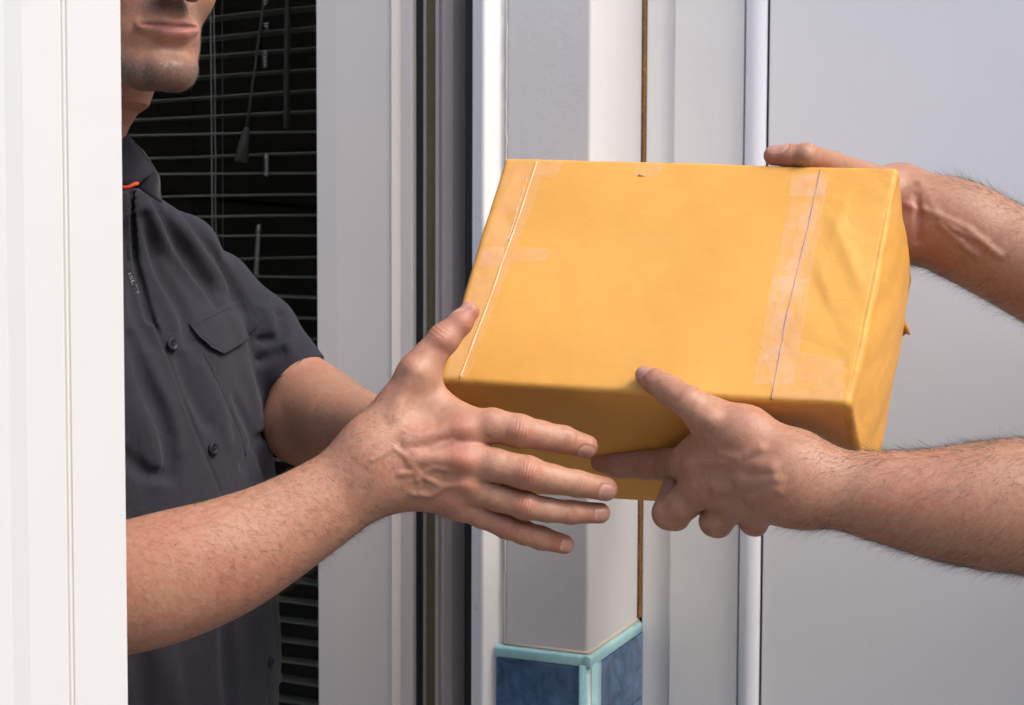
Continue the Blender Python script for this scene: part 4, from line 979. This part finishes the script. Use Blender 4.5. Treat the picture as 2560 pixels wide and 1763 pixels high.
def seamline(node, pl, r, mat, name, parent, lift=.0001, n=40, dash=0):
    pl = np.array(pl, float); d_ = np.concatenate([[0], np.cumsum(np.linalg.norm(np.diff(pl, axis=0), axis=1))]); u = np.linspace(0, d_[-1], n)
    px = np.stack([np.interp(u, d_, pl[:, 0]), np.interp(u, d_, pl[:, 1])], 1); p, n_ = vtrace(node, px); p = p+n_*lift; b = MB()
    if dash:
        for i in range(0, n-1, 2): b.tube([p[i], p[i+1]], r, 5)
    else: b.tube(list(p), r, 6)
    return b.put(name, mat, parent)
seamline(sh1, [(509, 884), (549, 964), (600, 1079), (629, 1199)], .0006, MT['stitch'], 'pocket_seam', shirt)
seamline(sh1, [(515, 890), (556, 966), (607, 1081), (636, 1199)], .0003, MT['stitch'], 'stitching', shirt, .0003, 90, 1)
seamline(sh1, [(478, 820), (508, 800), (606, 760)], .00035, MT['stitch'], 'stitching', shirt, .0026, 50, 1)
seamline(sh1, [(500, 842), (524, 864), (552, 877), (600, 850), (642, 811)], .00035, MT['stitch'], 'stitching', shirt, .0046, 60, 1)
seamline(sh1, [(775, 872), (752, 903), (722, 930), (680, 954)], .0004, MT['stitch'], 'hem_stitching', shirt, .0004, 40)
seamline(sh1, [(312, 655), (321, 678)], .0004, MT['stitch'], 'buttonhole', shirt, .0002, 6)
for bx, by in ((428, 862), (530, 1122), (672, 1655)):
    p, n_ = vtrace(sh1, [(bx, by)]); p, n_ = p[0], n_[0]; a_ = nrm(np.cross(n_, [0, 0, 1])); b2 = np.cross(n_, a_); b = MB(); V_ = []; prf = [(0, .0030), (.0034, .0030), (.0040, .0036), (.0052, .0035), (.0056, .0025), (.0054, .0012)]; m_ = 20
    for r_, h_ in prf[1:]:
        for k in range(m_): an = 2*math.pi*k/m_; V_.append(p+n_*h_+r_*(math.cos(an)*a_+math.sin(an)*b2))
    V_.append(p+n_*.0030); Fq = [(i*m_+k, i*m_+(k+1) % m_, (i+1)*m_+(k+1) % m_, (i+1)*m_+k) for i in range(4) for k in range(m_)]+[(len(V_)-1, (k+1) % m_, k) for k in range(m_)]
    b.add(V_, Fq); bo = b.put('button', MT['button'], shirt); b = MB()
    for s1_ in (-.0012, .0012): b.tube([p+n_*.0034+a_*s1_-b2*.0014, p+n_*.0038+a_*s1_, p+n_*.0034+a_*s1_+b2*.0014], .00035, 5)
    b.put('thread', MT['stitch'], bo)
# embroidered letters on the placket
cu = bpy.data.curves.new('embroidery', 'FONT'); cu.body = 'ISLTI'; cu.size = 1; to = bpy.data.objects.new('tmp', cu); link(to)
bpy.context.view_layer.update(); tm = bpy.data.meshes.new_from_object(to.evaluated_get(bpy.context.evaluated_depsgraph_get())); bpy.data.objects.remove(to)
tv = np.array([v.co[:2] for v in tm.vertices]); tw = tv[:, 0].max(); q_ = np.array([318, 682])+np.outer(tv[:, 0]/tw, [22, 52])+np.outer(tv[:, 1], [11, -3.5])
tp_, tn_ = vtrace(sh1, q_); tm2 = mesh('embroidery', tp_+tn_*.0006, [tuple(p_.vertices) for p_ in tm.polygons], False)
put('embroidery', tm2, MT['thread'], shirt)
# collar: two leaves and the red loop
def sheet(name, rowsP, mat, thick, parent, sub=1):
    n_, m_ = len(rowsP), len(rowsP[0]); V_ = [P(*p) for r_ in rowsP for p in r_]; Fq = [(i*m_+j, i*m_+j+1, (i+1)*m_+j+1, (i+1)*m_+j) for i in range(n_-1) for j in range(m_-1)]
    o = put(name, mesh(name, V_, Fq), mat, parent); s = o.modifiers.new('s', 'SOLIDIFY'); s.thickness = thick; s.offset = 0; u = o.modifiers.new('u', 'SUBSURF'); u.levels = sub; u.render_levels = sub; u.subdivision_type = 'SIMPLE'; return o
sheet('collar', [[(200, 330, 1.16), (270, 365, 1.142), (300, 352, 1.148), (319, 336, 1.156)], [(200, 380, 1.155), (275, 400, 1.138), (322, 392, 1.144), (350, 380, 1.156)], [(205, 430, 1.152), (285, 432, 1.136), (345, 428, 1.143), (372, 410, 1.155)], [(210, 462, 1.15), (292, 466, 1.136), (345, 461, 1.141), (384, 428, 1.152)]], MT['shirt'], .0016, shirt)
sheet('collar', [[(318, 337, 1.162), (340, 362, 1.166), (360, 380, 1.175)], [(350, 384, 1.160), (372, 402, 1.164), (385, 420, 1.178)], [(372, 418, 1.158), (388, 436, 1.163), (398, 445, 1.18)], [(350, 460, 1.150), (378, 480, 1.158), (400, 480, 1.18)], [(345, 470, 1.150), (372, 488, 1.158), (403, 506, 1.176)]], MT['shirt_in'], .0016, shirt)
b = MB(); b.tube([P(285, 462, 1.134), P(308, 469, 1.132), (P(322, 468, 1.132)), P(336, 461, 1.133), P(345, 459, 1.136)], .0016, 8); b.put('piping', MT['red'], shirt)
b = MB(); b.tube([P(343, 460, 1.136), P(345, 463, 1.135)], .0013, 8); b.put('bead', MT['button'], shirt)
# trousers (below the view)
def legs(cx_, cy_, L_, z0):
    c_ = np.array([cx_, cy_, 0]); return U([Cone(c_+[0, 0, z0], .155, c_+[0, 0, z0-.08], .16), *[Cone(c_+L_*s_*.09+[0, 0, z0-.1], .10, c_+L_*s_*.11+[0, 0, .50], .075) for s_ in (-1, 1)], *[Cone(c_+L_*s_*.11+[0, 0, .50], .075, c_+L_*s_*.12+[0, 0, .07], .06) for s_ in (-1, 1)]], .03)
tn_ = legs(-.36, 1.32, Lx, .86); hv, hq = polygonize(tn_, (-.62, 1.05, -.02), (-.1, 1.6, 1.05), .008); put('trousers', fast_mesh('trousers', hv, hq), MT['denim'], man)
def shoes(cx_, cy_, L_, F_, par):
    for s_ in (-1, 1):
        c_ = np.array([cx_, cy_, 0])+L_*s_*.12; hv, hq = polygonize(Cut(U([Cone(c_+F_*-.06+[0, 0, .045], .045, c_+F_*.15+[0, 0, .035], .04), Cone(c_+[0, 0, .05], .045, c_+[0, 0, .12], .048)], .02), [0, 0, .002], [0, 0, -1]), c_-[.25, .25, .05], c_+[.25, .25, .2], .008)
        put('shoe', fast_mesh('shoe', hv, hq), MT['rubber'], par)
shoes(-.36, 1.32, Lx, Fx, man)
# ---------------------------------------------------------------- the courier on the right
cou = empty('person', (.86, 1.02, 0), 'courier at the right edge, only two hairy bare forearms in view, holding out the parcel', 'person')
tD = lambda px, py, r, pl, gap=0.: touch(px, py, r, pl, gap)
def JT(px, py, r, pl, gap=0.): d = tD(px, py, r, pl, gap); return J(px, py, d, r)
# near (left) hand under the parcel
t_tip = JT(1611, 938, 24, PF, .0005); t_ip = JT(1676, 978, 38, PF, .001)
iD = tD(1560, 1164, 33, PB, .0008)
near = [J(1990, 1200, 1.035, 92), J(2035, 1214, 1.030, 92), J(2085, 1222, 1.027, 95), J(2207, 1242, 1.020, 113), J(2350, 1260, 1.015, 138), J(2450, 1264, 1.012, 156), J(2560, 1266, 1.01, 168), J(2760, 1280, 1.01, 172), J(2900, 1290, 1.01, 160)]
farm = U(limb(near, VW, .9), .0015)
wz = 1.035
pD = {k: v for k, v in (('i', tD(1722, 1160, 46, PB, .001)), ('m', tD(1755, 1215, 46, PB, .001)), ('r', tD(1835, 1235, 44, PB, .001)), ('p', tD(1900, 1245, 40, PB, .001)))}
print('depths', t_tip[1], iD, pD)
mcp = [J(1728, 1160, min(pD['i'] or 1.1, 1.095), 47), J(1770, 1212, 1.075, 47), J(1838, 1243, 1.065, 46), J(1903, 1255, 1.056, 42)]
palC = [Cone(*J(1985, 1175, wz, 78), *mcp[0]), Cone(*J(1985, 1195, wz, 78), *mcp[1]), Cone(*J(1985, 1215, wz, 76), *mcp[2]), Cone(*J(1985, 1225, wz, 72), *mcp[3]),
        Cone(*J(1960, 1160, wz, 72), *J(1862, 1090, 1.045, 66)), Cone(*J(1862, 1090, 1.045, 66), *J(1775, 1047, 1.054, 50)), Cone(*J(1960, 1180, wz, 80), *J(1830, 1140, 1.06, 62)), Cone(*J(1790, 1090, 1.065, 42), *J(1745, 1125, 1.082, 40)), Cone(*J(1850, 1180, 1.06, 60), *J(1780, 1180, 1.075, 55))]
trC = U([farm, U(palC, .016)], .02)
cth = [J(1775, 1047, 1.054, 50), J(1722, 1007, 1.052, 41), (t_ip[0], t_ip[1]), J(1640, 955, (tD(1640, 955, 33, PF, .0005)), 32), t_tip]
c1_ = [mcp[0], JT(1668, 1162, 41, PB, .001), JT(1614, 1162, 37, PB, .001), JT(1550, 1163, 32, PB, .001), JT(1500, 1158, 23, PB, .001)]
dB = nrm(C['BBR']-C['FBR'])     # along the bottom face, towards the back
def under(px, py, r, D): return J(px, py, D, r)
def curl(m_, mx, my, mr, kx, ky, kr, kD):
    k_ = J(kx, ky, kD, kr); mid = J(mx, my, kD-.008, mr); w_ = k_[0]+dB*.026+np.array([0, 0, .006])-CM[:, 0]*.004; e_2 = w_+dB*.02+CM[:, 0]*-.002
    # keep the pads just under the paper
    def fix(p, r): s_ = (p-PB[0])@PB[1]; return p+PB[1]*(r+.0006-s_)
    return [m_, mid, (k_[0], k_[1]), (fix(w_, kr*kD/F*.86), kr*kD/F*.86), (fix(e_2, kr*kD/F*.76), kr*kD/F*.76)]
c2_ = curl(mcp[1], 1712, 1255, 43, 1672, 1283, 41, 1.100); c3_ = curl(mcp[2], 1815, 1278, 40, 1786, 1304, 37, 1.087); c4_ = curl(mcp[3], 1893, 1288, 35, 1880, 1307, 30, 1.073)
FC = [cth, c1_, c2_, c3_, c4_]
handN = Branch(trC, [finger(f) for f in FC[:2]]+[U([finger(f), Cone(*J(*q), *J(*q))], .004) for f, q in zip(FC[2:], ((1694, 1297, 1.096, 30), (1800, 1315, 1.083, 29), (1893, 1315, 1.069, 25)))], .0085, .0012)
kn = []
for x, y, r in ((1772, 1046, .009), (1676, 975, .006), (1722, 1162, .008), (1614, 1160, .006), (1700, 1290, .008), (1790, 1315, .007), (1850, 1200, .007)):
    p_, g_ = trace(handN, x, y)
    if p_ is not None: kn.append(Ell(p_-g_*.0052, (r, r, r*.8)))
tnd = veins(handN, [[(1930, 1170), (1800, 1150), (1730, 1155)], [(1940, 1200), (1850, 1215), (1790, 1225)], [(1940, 1225), (1870, 1250)]], .0022, .0021)+veins(handN, [[(1900, 1120), (1850, 1150), (1800, 1135)]], .0007, .0006)
handN = U([handN, U(tnd, .0015)], .0075); handN = U([handN]+kn, .007)
# far (right) hand: thumb on top of the parcel, palm behind its right end
UT = 1.215
up_ = [J(2170, 512, 1.345, 82), J(2225, 528, 1.31, 96), J(2285, 543, 1.285, 109), J(2345, 556, 1.275, 116), J(2405, 578, 1.268, 121), J(2480, 617, 1.26, 121), J(2560, 657, 1.25, 126), J(2700, 725, 1.24, 138), J(2860, 800, 1.23, 140)]
farU = U(limb(up_), .0015)
ud = [tD(1936, 389, 26, PT, .0003), tD(1975, 391, 28, PT, .0003), tD(2012, 392, 31, PT, .0003), tD(2085, 413, 29, PT, .0003)]
print('top thumb', ud)
uth = [J(2250, 478, 1.30, 52), J(2165, 445, 1.245, 38), J(2085, 413, 1.215, 32), J(2015, 392, ud[2] or 1.18, 33), J(1972, 390, ud[1] or 1.18, 28), J(1934, 389, ud[0] or 1.18, 25)]
palU = [Cone(*J(2170, 512, 1.345, 78), *J(2090, 470, 1.42, 58)), Cone(*J(2190, 540, 1.36, 78), *J(2100, 560, 1.43, 58)), Cone(*J(2250, 478, 1.30, 52), *J(2225, 528, 1.31, 80)),
        Cone(*J(2262, 600, 1.268, 44), *J(2240, 500, 1.30, 60))]
trU = U([farU, U(palU, .02)], .02)
FU = [uth]+[[J(2090+i*3, 455+i*36, 1.42, 42), J(2020, 450+i*38, 1.445, 36), J(1960, 470+i*36, 1.445, 32), J(1915, 490+i*34, 1.44, 28)] for i in range(4)]
handF = Branch(trU, [finger(f) for f in FU], .014, .0012)
tv_ = veins(handF, [[(2300, 455), (2345, 540), (2385, 572), (2430, 590), (2462, 604)], [(2268, 512), (2336, 534), (2420, 575), (2500, 640)], [(2352, 560), (2400, 606), (2440, 640)]], .0009, .0007)
p_, g_ = trace(handF, 2276, 590)
handF = U([handF, U(tv_, .0015)], .006); kn2 = []
for x, y, r in ((2012, 385, .0065),):
    q_, g2 = trace(handF, x, y)
    if q_ is not None: kn2.append(Ell(q_-g2*.0045, (r, r, r)))
handF = Sub(U([handF]+kn2, .006), veins(handF, [[(2290, 490), (2298, 540), (2296, 600)]], .0012, -.0008), .006)
# off-frame body
fdc = nrm(np.array([-.916, .402, 0])); Sd = np.array([.402, .916, 0]); cc = np.array([.86, 1.0, 0])
sL, sR = cc-Sd*.19+[0, 0, 1.43], cc+Sd*.19+[0, 0, 1.43]
Wc, Rc = frame_head(cc+fdc*.03+np.array([0, 0, 1.66]), fdc)
bodyc = U([head_node(Wc, Rc), Cone(cc+[0, 0, 1.60], .052, cc+[0, 0, 1.45], .058)], .012)
corec = U([Cone(cc+[0, 0, 1.45], .05, cc+[0, 0, .95], .07), Cone(cc+[0, 0, 1.43], .04, sL, .042), Cone(cc+[0, 0, 1.43], .04, sR, .042), Cone(sL, .046, *near[-1]), Cone(sR, .046, *up_[-1])], .02)
bodyc = U([bodyc, corec, handN, handF], .006)
V, Q = polygonize(bodyc, (.02, .78, .88), (1.06, 1.5, 1.86), VOX)
me = fast_mesh('body', V, Q)
nails = [nails_for(cth, nn=VW*.9+CM[:, 1]*.55, hl=.0085, hw=.0074, back=.12), nails_for(uth, nn=CM[:, 1]*.75+VW*.65, hl=.0088, hw=.0068, back=.45)]
set_attr(me, 'nailco', nail_attr(V, nails), 'FLOAT_VECTOR')
jn = [joint_for(cth, 2, hl=.009, hw=.011), joint_for(c1_, 2), joint_for(uth, 3, nn=CM[:, 1]*.8+VW*.5, hl=.009, hw=.01)]
set_attr(me, 'jointco', joint_attr(V, jn), 'FLOAT_VECTOR')
rs = []
for nd, x, y, r, s in ((handN, 1612, 935, .012, .6), (handN, 1676, 975, .012, .3), (handN, 1500, 1160, .02, .7), (handN, 1620, 1165, .014, .6), (handN, 1720, 1165, .014, .4), (handN, 1680, 1285, .013, .4), (handN, 1900, 1150, .02, .35), (handN, 2300, 1230, .04, .35), (handF, 1935, 385, .02, .75), (handF, 2275, 530, .016, .8), (handF, 2285, 590, .018, .7), (handF, 2330, 640, .03, .5), (handF, 2290, 505, .012, .5), (handF, 2060, 400, .012, .3)):
    p_, _ = trace(nd, x, y)
    if p_ is not None: rs.append((p_, r, s))
set_attr(me, 'red', blobs(V, rs))
z0_ = np.zeros(len(V)); LQ = (V-Wc(0, 0, 0))@Rc.T*1000; lx, lf, lz = LQ.T
set_attr(me, 'lip', ((np.abs(lx) < 25)*(lz > -76)*(lz < -60)*(lf > 75)*.8).astype(float)); set_attr(me, 'beard', z0_)
put('body', me, MT['skin_courier'], cou)
def armmask(a, b, t0, t1, rad):
    ax_ = nrm(b-a); t_ = (V-a)@ax_; L_ = np.linalg.norm(b-a); dd = np.linalg.norm(V-(a+np.outer(t_, ax_)), axis=1)
    return ((t_ > t0*L_)*(t_ < t1*L_)*(dd < rad)).astype(float)*np.clip((t_/L_-t0)*6+.15, 0, 1), ax_
m1, a1_ = armmask(P(1985, 1200, 1.035), P(2700, 1275, 1.01), -.03, 1., .07)
m2, a2_ = armmask(P(2285, 543, 1.285), P(2700, 725, 1.24), .03, 1., .07)
nrm_top = lambda c, n_: .25+np.clip(-(n_@VW)*.0+np.abs(n_@CM[:, 1]), 0, 1)**2*1.0
def mk(m_): 
    fm = m_[Q].mean(1); return lambda c, n_: fm*nrm_top(c, n_)
hairs('arm_hair', V, Q, mk(m1), 10000, lambda c, n_: np.tile(-a1_*.75-CM[:, 1]*.6, (len(c), 1)), (.006, .016), .000065, MT['armhair'], cou, 7, .2, .5)
hairs('arm_hair', V, Q, (lambda fm: (lambda c, n_: fm*(.12+np.clip(np.abs(n_@CM[:, 1])-.15, 0, 1)**2*1.6)))(m2[Q].mean(1)), 4000, lambda c, n_: np.tile(-a2_*.5-CM[:, 1]*.3+a2_*.2, (len(c), 1)), (.006, .018), .000065, MT['armhair'], cou, 8, .32, .7)
hn = Sub(Ell(Wc(0, -24, 46), np.array([.080, .098, .088]), Rc), [Ell(Wc(0, 70, -30), np.array([.075, .09, .085]), Rc), Ell(Wc(0, 20, -90), np.array([.1, .1, .08]), Rc)], .01)
hv, hq = polygonize(hn, Wc(0, 0, 0)-.14, Wc(0, 0, 0)+.16, .004); put('hair', fast_mesh('hair', hv, hq), MT['hair'], cou)
for sx_ in (-31, 31):
    b = MB()
    for i in range(9):
        for j in range(12):
            a_ = math.pi*i/8; q_ = 2*math.pi*j/12; b.V.append(Wc(sx_+12*math.sin(a_)*math.cos(q_), 66.5+12.6*math.cos(a_), 12+12*math.sin(a_)*math.sin(q_)))
    b.F = [(i*12+j, i*12+(j+1) % 12, (i+1)*12+(j+1) % 12, (i+1)*12+j) for i in range(5) for j in range(12)]; b.put('eye', bpy.data.materials['eye_white'], cou)
rows = [(.86, cc[0], cc[1], .18, .13), (1.1, cc[0], cc[1], .175, .125), (1.3, cc[0], cc[1], .19, .125), (1.42, cc[0], cc[1], .16, .09), (1.47, cc[0], cc[1], .08, .068), (1.50, cc[0], cc[1], .062, .06)]
ts = U([Loft(rows, Sd, fdc), Cone(sL, .066, sL*.55+near[-1][0]*.45, .064), Cone(sR, .066, sR*.55+up_[-1][0]*.45, .064)], .03)
hv, hq = polygonize(ts, (.4, .7, .85), (1.2, 1.4, 1.52), .006); put('t_shirt', fast_mesh('t_shirt', hv, hq), MT['tshirt'], cou)
tn_ = legs(cc[0], cc[1], Sd, .86); hv, hq = polygonize(tn_, (.55, .7, -.02), (1.2, 1.35, 1.05), .008); put('trousers', fast_mesh('trousers', hv, hq), MT['denim'], cou)
shoes(cc[0], cc[1], Sd, fdc, cou)
